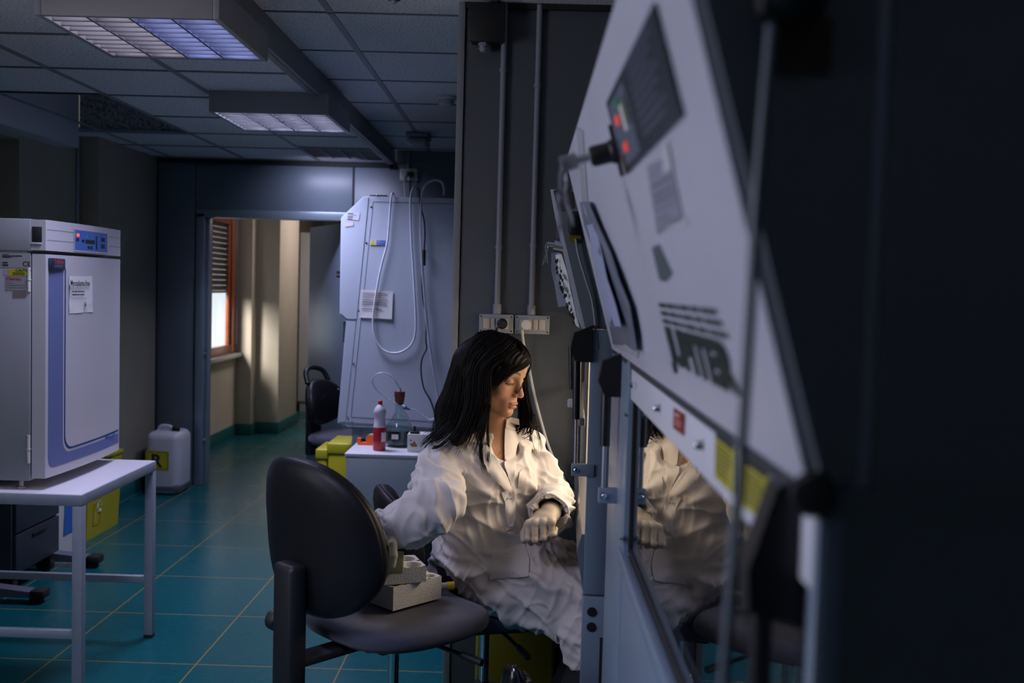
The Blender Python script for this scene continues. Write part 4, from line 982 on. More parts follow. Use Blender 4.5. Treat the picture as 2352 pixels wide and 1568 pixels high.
# gas struts and brackets
def strut(par, x, y, z0, z1, s=1.0, bx=.05, lean=0.0):
    bm = B(); prism(bm, [(x-.012*s, y-.016, z1+.010), (x+.045*s, y-.016, z1+.03), (x+.045*s, y-.016, z1-.075*s), (x-.004, y-.016, z1-.075*s), (x-.022*s, y-.016, z1-.03)], (0, .03, 0)); bevel_all(bm, .003)
    finish(bm, 'strut_bracket', M_STRUT, par)
    bm = B(); cyl(bm, (x, y, z1-.05), (x+lean*.6, y, lerp(z0, z1, .38)), .010, n=14); b = finish(bm, 'gas_strut', M_STRUT, par)
    bm = B(); cyl(bm, (x+lean*.6, y, lerp(z0, z1, .40)), (x+lean, y, z0), .0045, n=10); finish(bm, 'strut_rod', M_STEEL, b)
    bm = B(); box(bm, (x+lean-.010, y-.012, z0-.016), (x+.05, y+.004, z0+.014), .002); c = finish(bm, 'strut_lug', M_HPOST, par)
    bolt(par, Vector((x+lean, y-.012, z0)), (0, -1, 0), .005, .008)
strut(near, .163, 1.99, 1.116, 1.372, .8)
# near end: bracket, knob and the lit upright
bm = B(); prism(bm, [(.176, .690, 1.388), (.190, .690, 1.395), (.200, .690, 1.39), (.198, .690, 1.29), (.160, .690, 1.30), (.158, .690, 1.33)], (0, .03, 0)); bevel_all(bm, .004); finish(bm, 'end_bracket', M_STRUT, near)
bm = B(); cyl(bm, (.172, .705, 1.31), (.174, .705, 1.05), .008); finish(bm, 'gas_strut', M_STRUT, near)
bm = B(); lathe(bm, [(0, 0), (.014, 0), (.015, .012), (.012, .018), (0, .02)], (.192, .66, 1.392), axis=(-.3, -1, 0)); finish(bm, 'end_knob', M_STRUT, near)
bm = B(); box(bm, (.194, .655, .0), (.2125, .672, 1.375), .003); finish(bm, 'front_upright', M_HPOST, near)
# mains socket, cable and label on the near end
bm = B(); lathe(bm, [(0, 0), (.020, 0), (.022, .006), (.022, .028), (.015, .035), (0, .036)], (.158, .655, 1.715), axis=(0, -1, 0)); box(bm, (.136, .628, 1.69), (.182, .650, 1.79), .01); finish(bm, 'power_inlet', M_STRUT, near)
q = [Vector((.152, .656, 1.695)), Vector((.190, .656, 1.697)), Vector((.190, .656, 1.662)), Vector((.152, .656, 1.660))]
decal(near, 'brown_label', q, nS, mat('dark_brown_label', (.035, .022, .008), .6))
pts = [onY(1772, 60, .625), onY(1768, 120, .622), onY(1752, 300, .62), onY(1735, 520, .62), onY(1718, 800, .62), onY(1700, 1080, .62), onY(1682, 1320, .62), onY(1660, 1620, .62), onY(1655, 1900, .62)]
ct = finish((lambda b: (tube(b, pts, .0036, n=12), b)[1])(B()), 'power_cable', mat('grey_cable_sheath', (.10, .13, .16), .35))
tag(ct, 'grey power cable hanging down in front of the near hood end', 'cable')
# ------------------------------------------------------------------ the hood the woman works at
H0, H1 = 2.47, 3.48
far = hood('narrow hood with the lit cream interior where the woman works', H0, H1, .05, 1.762, .137, 1.425, .160, None, .93, True)
bm = B(); box(bm, (.142, H0+.02, 1.20), (.148, H1-.02, 1.43)); finish(bm, 'sash_glass', M_SASH, far)
bm = B(); box(bm, (.137, H0+.01, 1.185), (.152, H1-.01, 1.205), .002); finish(bm, 'sash_rail', M_STEEL, far)
bm = B(); prism(bm, [(.153, H0+.01, .915), (.185, H0+.01, .915), (.185, H0+.01, .74), (.166, H0+.01, .74), (.142, H0+.01, .87)], (0, H1-H0-.02, 0)); bevel_all(bm, .003); finish(bm, 'arm_rest_lip', M_STEEL, far)
bm = B(); box(bm, (.160, H0-.012, .50), (.30, H0+.02, .765), .003); box(bm, (.162, H0-.008, .0), (.30, H0+.02, .50), .003); finish(bm, 'stand_side', M_HPOST, far)
bm = B(); box(bm, (.160, H0-.010, .77), (.215, H0-.003, 1.425), .003); finish(bm, 'side_post', M_HPOST, far)
for z in (.728, .690):
    bm = B(); lathe(bm, [(0, 0), (.012, 0), (.011, .003), (0, .0035)], (.183, H0-.012, z), axis=(0, -1, 0), n=20); finish(bm, 'hole_plug', M_BLACK, far)
bm = B(); box(bm, (.205, H0-.0135, .3), (.222, H0-.0115, .665)); finish(bm, 'slot', M_BLACKM, far)
strut(far, .128, H0-.004, 1.08, 1.405, .8, lean=.004)
bm = B(); cyl(bm, (.113, H0+.06, 1.38), (.118, H0+.06, 1.27), .007, n=12); finish(bm, 'gas_strut', M_STRUT, far)
bm = B(); box(bm, (.108, H0+.05, 1.225), (.126, H0+.07, 1.245), .003); finish(bm, 'strut_end', M_PLWHITE, far)
nH2 = Vector((-(1.762-1.425), 0, -(.137-.05))).normalized(); A2 = Vector((.137, 0, 1.425))
qa = [onY(1271, 437, H0-.004), onY(1312, 428, H0-.004), onY(1318, 478, H0-.004), onY(1282, 487, H0-.004)]
decal(far, 'rating_label', qa, nS, mat('dark_rating_label', (.05, .04, .035), .6))
bm = B(); c = onY(1319, 515, H0-.004); box(bm, (c.x-.014, c.y-.03, c.z-.027), (c.x+.016, c.y, c.z+.030), .008); finish(bm, 'power_inlet', M_STRUT, far)
bm = B(); lathe(bm, [(0, 0), (.014, 0), (.014, .006), (0, .006)], onY(1321, 546, H0-.004), axis=(0, -1, 0)); finish(bm, 'yellow_ring', mat('dark_yellow', (.16, .11, .01), .5), far)
bm = B(); tube(bm, [onY(1322, 548, H0-.012), onY(1330, 590, H0-.012), onY(1345, 640, H0-.012), onY(1362, 700, H0-.010), onY(1372, 800, H0-.012)], .003, n=8)
tag(finish(bm, 'power_cable', M_COND), 'thin grey cable hanging down the side of the woman\'s hood', 'cable')
far.rotation_euler.z = -.04; pv = Vector((.14, H0, 0)); far.location = pv+Matrix.Rotation(-.04, 3, 'Z') @ (Vector(far.location)-pv)
# fluorescent lamp inside the lit hood
bm = B(); cyl(bm, (.55, H0+.08, 1.385), (.55, H1-.08, 1.385), .013, n=12); finish(bm, 'lamp_tube', mat('warm_tube', (.8, .7, .5), .4, emit=(1, .78, .48), estr=6.0), far)
area('hood_lamp', (.62, (H0+H1)/2, 1.365), (0, math.radians(24), 0), .16, .85, P_HOOD, (1.0, .83, .67))
# crumpled notices and keys on the slanted front
kt = thing('key_bunch', 'small bunch of keys in the lock of the lit hood front', 'keys', (.05, 2.6, 1.66))
kc = onY(1272, 562, 2.60); bm = B(); cyl(bm, kc+Vector((.03, 0, -.005)), kc, .012, n=14); cyl(bm, kc, kc+Vector((-.018, 0, .002)), .006, n=10); finish(bm, 'lock', M_STEEL, kt)
bm = B(); rc = kc+Vector((-.018, 0, -.008)); tube(bm, [rc+Vector((.003*math.cos(a), .010*math.cos(a), .012*math.sin(a))) for a in np.linspace(0, 2*PI, 13)], .0013, n=6, k=2); finish(bm, 'ring', M_STEEL, kt)
for (a, L) in ((.25, .035), (-.15, .03), (.05, .028)):
    bm = B(); box(bm, (-.001, -.004, -L), (.001, .004, 0), .001); lathe(bm, [(0, -.001), (.008, -.001), (.008, .001), (0, .001)], (0, 0, -.004), n=12, axis=(1, 0, 0)); bm.transform(Matrix.Translation(rc+Vector((0, 0, -.010))) @ Matrix.Rotation(a, 4, 'Y')); finish(bm, 'key', M_STEEL, kt)
ft = thing('paper_notices', 'crumpled paper notices in a sleeve hanging off the front of the lit hood', 'paper notices', (.06, 2.7, 1.5))
nH_keep = nH
L_ = [(1270, 580), (1268, 620), (1272, 660), (1281, 705), (1290, 715)]; R_ = [(1288, 580), (1298, 622), (1308, 662), (1318, 700), (1326, 745)]
rows = [(onY(*l, 2.55), onY(*r, 2.52)) for l, r in zip(L_, R_)]; nH = Vector((-.5, -.85, 0)).normalized()
sheet('plastic_sleeve', rows[:-1], M_FOLD, seed=1, wob=.006)
L_ = [(1276, 585), (1280, 625), (1289, 665), (1303, 700), (1324, 748)]; R_ = [(1289, 583), (1300, 625), (1310, 665), (1320, 705), (1333, 755)]
rows = [(onY(*l, 2.535), onY(*r, 2.50)) for l, r in zip(L_, R_)]
s_ = sheet('paper_sheet', rows, M_PAPER, seed=3, wob=.005)
bm = B(); rr = random.Random(4)
for k in range(34):
    v = rr.uniform(.05, .95); j = min(int(v*4), 3); f = v*4-j; a = lerp(rows[j][0], rows[j+1][0], f); b = lerp(rows[j][1], rows[j+1][1], f); c = lerp(a, b, rr.uniform(.2, .8))+nH*.014
    box(bm, c-Vector((.002, .001, .003)), c+Vector((.0025, .001, .005)))
finish(bm, 'bold_print', M_INK, s_, smooth=0)
nH = nH_keep
# ------------------------------------------------------------------ the pale hood in the background
t = thing('biosafety_cabinet', 'pale blue-grey hood standing sideways in the background with a hose looped over its side', 'biosafety cabinet', (-.5, 5.6, 0)); bgh = t
M_BG = mat('pale_blue_grey_enamel', (.46, .52, .62), .42, noise=.03, nscale=3, bump=.02, bscale=300)
HY = 5.25; HE = 6.45
def s5(L): return [(x*HY/5.0, CAMZ+(z-CAMZ)*HY/5.0) for x, z in L]
prof = [(-.817, 1.952), (-.927, 1.843), (-.925, 1.37), (-.892, 1.338), (-.926, .826), (-.872, .806), (-.05, .80), (-.05, 1.952)]
bm = B(); prism(bm, [(x, HY, z) for x, z in s5(prof)], (0, HE-HY, 0)); bevel_all(bm, .003); finish(bm, 'casing', M_BG, t)
bm = B(); fp = [(-.815, 1.946), (-.92, 1.84), (-.92, 1.373), (-.888, 1.345), (-.840, 1.345), (-.792, 1.946)]
prism(bm, [(x, HY-.005, z) for x, z in s5(fp)], (0, .006, 0)); bevel_all(bm, .0015); finish(bm, 'front_cover', M_BG, t)
bm = B(); fp = [(-.888, 1.335), (-.918, .832), (-.886, .830), (-.842, 1.335)]; prism(bm, [(x, HY-.004, z) for x, z in s5(fp)], (0, .006, 0)); finish(bm, 'front_cover', M_BG, t)
bm = B(); fp = [(-.785, 1.946), (-.881, .829), (-.06, .80), (-.06, 1.946)]; prism(bm, [(x, HY-.004, z) for x, z in s5(fp)], (0, .006, 0)); bevel_all(bm, .0015); sp = finish(bm, 'side_frame', M_BG, t)
bm = B(); fp = s5([(-.768, 1.925), (-.858, .858), (-.08, .835), (-.08, 1.925)])
for i in range(4):
    a = fp[i]; b = fp[(i+1) % 4]; tube(bm, [(a[0], HY-.0042, a[1]), (b[0], HY-.0042, b[1])], .0014, n=4, smooth=False)
finish(bm, 'panel_seam', mat('dark_seam', (.06, .08, .11), .6), sp)
for (x, y) in ((866, 448), (852, 474), (841, 557), (825, 713), (812, 835), (799, 957), (808, 968), (777, 893)):
    bolt(t, onY(x, y, HY-.005), (0, -1, 0), .004, .004)
for (x, y) in ((776, 624), (776, 633)):
    c = onY(x, y, HY+.02); bm = B(); box(bm, (c.x-.008, c.y, c.z-.01), (c.x+.03, c.y+.02, c.z+.008), .003); finish(bm, 'latch', M_BLACK, t)
bm = B(); c = onY(791, 765, HY+.02); box(bm, (c.x-.008, c.y, c.z-.05), (c.x+.02, c.y+.02, c.z+.06), .003); finish(bm, 'side_clip', M_GREEN, t)
bm = B(); box(bm, (-.83, HY+.02, 1.972), (-.74, HY+.10, 1.984), .003); finish(bm, 'top_lever', M_BLACK, t)
def onH(x, y, o=.006): return onY(x, y, HY-o)
q = [onH(797, 487), onH(827, 489), onH(824, 506), onH(797, 503)]; l = decal(t, 'maker_label', q, nS, mat('pale_maker_label', (.55, .57, .66), .5)); lines_on(l, 'label_print', q, nS, M_INKG, [(.08, .5, .16), (.34, .8, .06), (.54, .5, .2), (.84, .45, .12)], off=.0014)
q = [onH(793, 512), onH(812, 508), onH(812, 518), onH(793, 521)]; decal(t, 'old_sticker', q, nS, mat('cream_sticker', (.60, .54, .52), .6))
q = [onH(849, 549), onH(887, 551), onH(887, 564), onH(849, 563)]; l = decal(t, 'warning_label', q, nS, M_PAL)
c = [onH(857, 550.5), onH(863, 562.5), onH(850.5, 562.5)]; decal(l, 'warning_triangle', c, nS, mat('bright_yellow', (.62, .60, .02), .5), .0006, .0014)
q = [onH(865, 551.5), onH(886, 552), onH(885, 563.5), onH(864.5, 563)]; d = decal(l, 'blue_text_field', q, nS, M_BLUE, .0006, .0014); lines_on(d, 'label_print', q, nS, M_PAL, [(.12, .4, .08), (.28, .7, .05), (.42, .9, .05), (.6, .3, .08), (.78, .7, .05)], off=.0024)
# sheet of paper taped on
q = [onH(829, 665, .012), onH(903, 668, .010), onH(900, 733, .014), onH(825, 729, .010)]
bm = B(); prism(bm, q, (0, .0012, 0)); ps = finish(bm, 'paper_sheet', M_PAPER); tag(ps, 'white printed paper sheet taped on the side of the pale background hood', 'paper sheet')
lines_on(ps, 'printed_lines', q, nS, M_INKG, [(.10, .85, .025), (.17, .7, .02), (.24, .85, .02), (.34, .9, .025), (.42, .85, .03), (.50, .88, .025), (.66, .7, .03)], off=.003)
# hoses and cords over its side
def cable(name, pts, r, m, label, cat, n=10): return tag(finish((lambda b: (tube(b, pts, r, n=n), b)[1])(B()), name, m), label, cat)
c_ = lambda L, o=.03: [onH(x, y, o) for x, y in L]
cable('white_hose', [onH(906, 449, -.06), onH(902, 444, .0)]+c_([(899, 449), (896, 480), (893, 520), (889, 560), (876, 610), (866, 660), (858, 715), (857, 750), (863, 780), (877, 801), (897, 810), (918, 809), (938, 798), (951, 778), (955, 745), (953, 690), (949, 620), (945, 560), (943, 500), (943, 455), (948, 434)], .022)+[onH(957, 429, .0), onH(966, 440, -.05)], .0052, mat('white_hose', (.55, .58, .66), .4), 'white hose hanging in a long loop on the side of the pale hood', 'hose')
cable('grey_hose', [onH(1020, 446, -.05)]+c_([(1020, 430), (1012, 417), (995, 414), (978, 424), (969, 445), (967, 480), (966, 520), (968, 580)], .03)+c_([(975, 680), (985, 780), (1000, 880), (1010, 940), (1000, 960), (985, 965)], .03), .0065, M_TUBE, 'translucent hose arching over the top of the pale hood', 'hose')
t2 = thing('extension_lead', 'black power lead with an inline switch down the side of the pale hood', 'power lead', onH(975, 590, .03))
bm = B(); tube(bm, [onH(955, 430, -.05)]+c_([(963, 440), (965, 470), (974, 505), (976, 540), (973, 590)], .028), .0042, n=8); finish(bm, 'cord', M_BLACK, t2)
bm = B(); tube(bm, c_([(971, 605), (969, 650), (972, 690), (979, 730), (978, 780), (980, 800), (970, 822), (967, 850), (973, 890), (989, 920), (998, 950), (996, 975), (992, 1000)], .028), .0038, n=8); finish(bm, 'cord', M_BLACK, t2)
bm = B(); a, b = onH(974, 574, .03), onH(974, 610, .03); cyl(bm, a, b, .010, .007, n=12); finish(bm, 'inline_switch', M_BLACK, t2)
bm = B(); tube(bm, c_([(934, 446), (933, 425), (932, 410)], -.05), .004, n=8)
bm.free()
# stand of the pale hood, pedestal in front
bm = B()
for (x, y) in ((-.86, HY+.01), (-.10, HY+.01), (-.86, HE-.05), (-.10, HE-.05)): box(bm, (x, y, 0), (x+.045, y+.045, .806), .002)
bm.free()
for (x, y) in ((-.905, HY+.06), (-.10, HY+.06), (-.905, HE-.05), (-.10, HE-.05)):
    bm = B(); box(bm, (x, y, 0), (x+.05, y+.04, .77), .002); finish(bm, 'leg', M_BG, bgh)
bm = B(); box(bm, (-.85, HY+.42, .16), (-.12, HY+.44, .76), .002); finish(bm, 'gap_shade_panel', M_BLACKM, bgh)  # black panel added so the space under the hood reads as shade
bm = B(); box(bm, (-.86, HY+.06, .70), (-.10, HY+.10, .77), .002); finish(bm, 'stand_rail', M_BG, bgh)
t = thing('drawer_pedestal', 'white pedestal cabinet carrying bottles in front of the pale hood', 'cabinet', (-.5, 4.9, 0)); PZ = .72
bm = B(); box(bm, (-.838, 4.715, PZ-.014), (-.20, 5.055, PZ), .002); finish(bm, 'top', mat('white_top', (.60, .61, .66), .3), t)
bm = B(); box(bm, (-.832, 4.725, .34), (-.21, 5.05, PZ-.014), .002); finish(bm, 'body', mat('blue_white_cabinet', (.36, .42, .48), .42, noise=.03), t)
bm = B(); box(bm, (-.826, 4.715, .35), (-.22, 4.728, .0+PZ-.022), .002); finish(bm, 'front_panel', MATS['blue_white_cabinet'], t)
for x in (-.79, -.26):
    for y in (4.78, 5.0):
        bm = B(); box(bm, (x-.012, y-.012, 0), (x+.012, y+.012, .342), .003); finish(bm, 'leg', M_BLACK, t)
# objects on the pedestal
c = onZ(838, 1024, PZ); c.y += .04
t = thing('tape_dispenser', 'orange tape dispenser on the white pedestal beside the pink bottle', 'tape dispenser', (c.x, c.y, PZ))
bm = B(); prism(bm, [(c.x-.040, c.y-.014, PZ), (c.x+.035, c.y-.014, PZ), (c.x+.040, c.y-.014, PZ+.012), (c.x+.038, c.y-.014, PZ+.03), (c.x+.012, c.y-.014, PZ+.03), (c.x+.004, c.y-.014, PZ+.013), (c.x-.026, c.y-.014, PZ+.013), (c.x-.026, c.y-.014, PZ+.034), (c.x-.044, c.y-.014, PZ+.034), (c.x-.046, c.y-.014, PZ+.026)], (0, .028, 0)); bevel_all(bm, .0025)
cyl(bm, (c.x+.018, c.y-.015, PZ+.033), (c.x+.018, c.y+.015, PZ+.033), .018, n=24); finish(bm, 'body', M_ORANGE, t)
bm = B(); cyl(bm, (c.x+.024, c.y-.008, PZ+.035), (c.x+.024, c.y+.017, PZ+.035), .020, n=24); finish(bm, 'tape_roll', mat('clear_tape', (.55, .5, .4), .4), t)
c = onZ(869, 1036, PZ); c.y += .03
t = thing('bottle', 'plastic bottle of pink liquid with a red cap on the white pedestal', 'bottle', (c.x, c.y, PZ))
k = .031
bm = B(); lathe(bm, [(0, 0), (k*.9, 0), (k, .006), (k, .112), (k*.99, .113)], (c.x, c.y, PZ), n=28); finish(bm, 'pink_liquid', mat('pink_liquid', (.42, .015, .03), .3, coat=.3), t)
bm = B(); lathe(bm, [(k*.99, .113), (k*.98, .120), (k*.86, .127), (k*.84, .165), (k*.95, .178), (k*.97, .190), (k*.78, .206), (.016, .216), (.011, .222), (0, .222)], (c.x, c.y, PZ), n=28); finish(bm, 'bottle_shoulder', mat('frosted_plastic', (.60, .55, .63), .35), t)
bm = B(); lathe(bm, [(0, .218), (.011, .218), (.010, .240), (.006, .243), (0, .243)], (c.x, c.y, PZ), n=20); finish(bm, 'cap', M_RED, t)
bm = B()
for i in range(6):
    a0 = -1.15+.16*i; a1 = a0+.16; r = k*1.015
    prism(bm, [Vector((c.x+r*math.cos(a), c.y+r*math.sin(a), PZ+z)) for a, z in ((a0, .045), (a1, .045), (a1, .090), (a0, .090))], (0, -.0004, 0))
finish(bm, 'label', M_PAPER, t)
c = onZ(912, 1028, PZ); c.y += .06
fl = thing('flask', 'large round glass flask with a brown stopper and coiled tubing on the white pedestal', 'flask', (c.x, c.y, PZ)); fc = c
bm = B(); R0 = .068
prof = [(0, .001), (R0*.86, .001), (R0, .012), (R0*1.02, .03), (R0*1.0, .085), (R0*.93, .105), (R0*.55, .142), (.022, .168), (.0205, .215), (.024, .219), (.022, .222), (.0185, .217), (.0185, .168), (R0*.52, .138), (R0*.88, .102), (R0*.95, .085), (R0*.97, .03), (R0*.95, .014), (R0*.8, .006), (0, .006)]
lathe(bm, prof, (c.x, c.y, PZ), n=40); finish(bm, 'glass_body', M_GLASS, fl)
bm = B(); lathe(bm, [(0, .007), (R0*.78, .007), (R0*.93, .016), (R0*.95, .03), (R0*.945, .080), (0, .080)], (c.x, c.y, PZ), n=40); finish(bm, 'dark_liquid', mat('dark_green_liquid', (.015, .035, .03), .15), fl)
bm = B(); lathe(bm, [(0, .205), (.018, .205), (.022, .225), (.024, .228), (.024, .242), (.026, .245), (.027, .272), (0, .272)], (c.x, c.y, PZ), n=24); finish(bm, 'stopper', mat('brown_rubber', (.13, .03, .018), .6), fl)
bm = B(); cyl(bm, (c.x, c.y, PZ+.272), (c.x, c.y, PZ+.292), .006, n=10); cyl(bm, (c.x+.018, c.y-.02, PZ+.205), (c.x+.034, c.y-.03, PZ+.201), .006, n=10); finish(bm, 'glass_connector', M_PLWHITE, fl)
P = [Vector((c.x, c.y, PZ+.285))]+[onY(x, y, c.y-.02) for x, y in ((911, 880), (902, 866), (885, 857), (868, 858), (857, 868), (856, 880), (866, 895), (890, 915), (918, 933), (935, 955), (946, 985))]
bm = B(); tube(bm, P, .0040, n=10); finish(bm, 'tubing', M_TUBE, fl)
P = [Vector((c.x+.034, c.y-.03, PZ+.201))]+[onY(x, y, c.y-.02) for x, y in ((935, 938), (955, 942), (972, 955), (988, 963), (1000, 960))]
bm = B(); tube(bm, P[1:], .0046, n=10); finish(bm, 'tubing', M_TUBE, fl)
bm = B(); a, b = onY(927, 936, c.y-.02), onY(943, 940, c.y-.02); cyl(bm, a, b, .0085, .005, n=12); finish(bm, 'blue_connector', M_BLUE, fl)
p = Vector((c.x-.012, c.y-R0*1.01, PZ+.055)); q = [p+Vector(v) for v in ((-.015, 0, .012), (.018, 0, .012), (.018, 0, -.012), (-.015, 0, -.012))]; decal(fl, 'white_label', q, nS, M_PAPER)
c = onZ(935, 1038, PZ); 
t = thing('tip_box', 'white carton with a brown and blue picture on the white pedestal by the woman\'s shoulder', 'carton', (c.x+.05, c.y+.05, PZ))
z1 = PZ+.087; bm = B(); box(bm, (c.x, c.y+.002, PZ), (c.x+.125, c.y+.10, z1), .002); finish(bm, 'carton', M_PLWHITE, t)
def onC(x, y): return onY(x, y, c.y+.002)
q = [onC(940, 1019), onC(948, 1017), onC(951, 1012), (onC(958, 1022)), onC(958, 1026), onC(946, 1026)]; decal(t, 'brown_picture', q, nS, mat('brown_print', (.28, .10, .03), .6, noise=.5, nscale=60))
q = [onC(941, 1010), onC(943, 1008), onC(945.5, 1012), onC(943.5, 1013.5)]; decal(t, 'blue_mark', q, nS, M_BLUE)
bm = B(); box(bm, (c.x+.01, c.y+.01, z1), (c.x+.055, c.y+.05, z1+.012), .004); cyl(bm, (c.x+.03, c.y+.03, z1+.012), (c.x+.03, c.y+.03, z1+.035), .006, n=10); tb = finish(bm, 'valve_block', M_BLACK); tag(tb, 'small black valve on top of the white carton', 'valve')
# yellow clinical waste boxes beyond the pedestal
def waste_box(x0, x1, y0, y1, h, label, m, sign):
    t = thing('clinical_waste_box', label, 'waste box', ((x0+x1)/2, (y0+y1)/2, 0), group='clinical waste boxes')
    bm = B(); box(bm, (x0, y0, 0), (x1, y1, h*.9), .012, seg=3); finish(bm, 'box', m, t)
    bm = B(); box(bm, (x0-.006, y0-.006, h*.9), (x1+.006, y1+.006, h), .01, seg=3); finish(bm, 'lid', M_YELLOW, t)
    if sign:
        q = [Vector((x0+.01, y0-.001, h*.66)), Vector((x1-.01, y0-.001, h*.66)), Vector((x1-.01, y0-.001, h*.12)), Vector((x0+.01, y0-.001, h*.12))]
        l = decal(t, 'biohazard_sheet', q, nS, M_PLGREY2); bm = B(); cc = Vector((x0+(x1-x0)*.62, y0-.004, h*.48))
        for k in range(3):
            a = PI/2+2*PI*k/3
            tube(bm, [cc+Vector((math.cos(a)*.022+.022*math.cos(a+s), 0, math.sin(a)*.022+.022*math.sin(a+s))) for s in np.linspace(-2.3, 2.3, 9)], .004, n=6, k=2)
        tube(bm, [cc+Vector((.012*math.cos(s), 0, .012*math.sin(s))) for s in np.linspace(0, 2*PI, 13)], .0025, n=5, k=2); finish(bm, 'biohazard_symbol', M_INK, l)
    return t
M_PLGREY2 = mat('pale_grey_sheet', (.40, .44, .47), .6)
waste_box(-1.072, -.915, 5.52, 5.80, .64, 'yellow clinical waste box with a biohazard sheet beside the pale hood', M_YELLOW, True)
waste_box(-1.142, -1.082, 5.55, 5.82, .60, 'narrow yellow waste box left of the biohazard box', M_YELLOW, False)
waste_box(-.84, -.55, 5.3, 5.7, .40, 'yellow waste box under the pale hood behind the pedestal', M_YELLOW, False)
waste_box(-.14, .13, 3.37, 3.54, .42, 'yellow waste box with shade in its body colour on the floor under the lit hood', mat('shaded_yellow_plastic', (.22, .19, .01), .5), False)  # body colour darkened for the shade under the woman
# ------------------------------------------------------------------ chairs
def sup(a, b, n, N=48, taper=0.0):
    out = []
    for i in range(N):
        t = 2*PI*i/N; c, s = math.cos(t), math.sin(t)
        x = a*abs(c)**(2/n)*(1 if c > 0 else -1); y = b*abs(s)**(2/n)*(1 if s > 0 else -1)
        out.append((x, y*(1+taper*x/a)))
    return out
def pad(outline, prof, warp=None):
    """outline in (u,v); prof: list of (scale-inset metres, w); warp maps (u,v,w) to a point"""
    bm = B(); rings = []
    R = max(math.hypot(*p) for p in outline)
    for ins, w_ in prof:
        ring = []
        for (u, v) in outline:
            r = math.hypot(u, v); k = max(0.02, (r-ins)/r) if r > 0 else 0
            p = (u*k, v*k, w_); ring.append(bm.verts.new(warp(*p) if warp else p))
        rings.append(ring)
    n = len(outline)
    for a, b in zip(rings, rings[1:]):
        for i in range(n): bm.faces.new((a[i], a[(i+1) % n], b[(i+1) % n], b[i]))
    bm.faces.new(rings[0][::-1]); bm.faces.new(rings[-1]); return bm
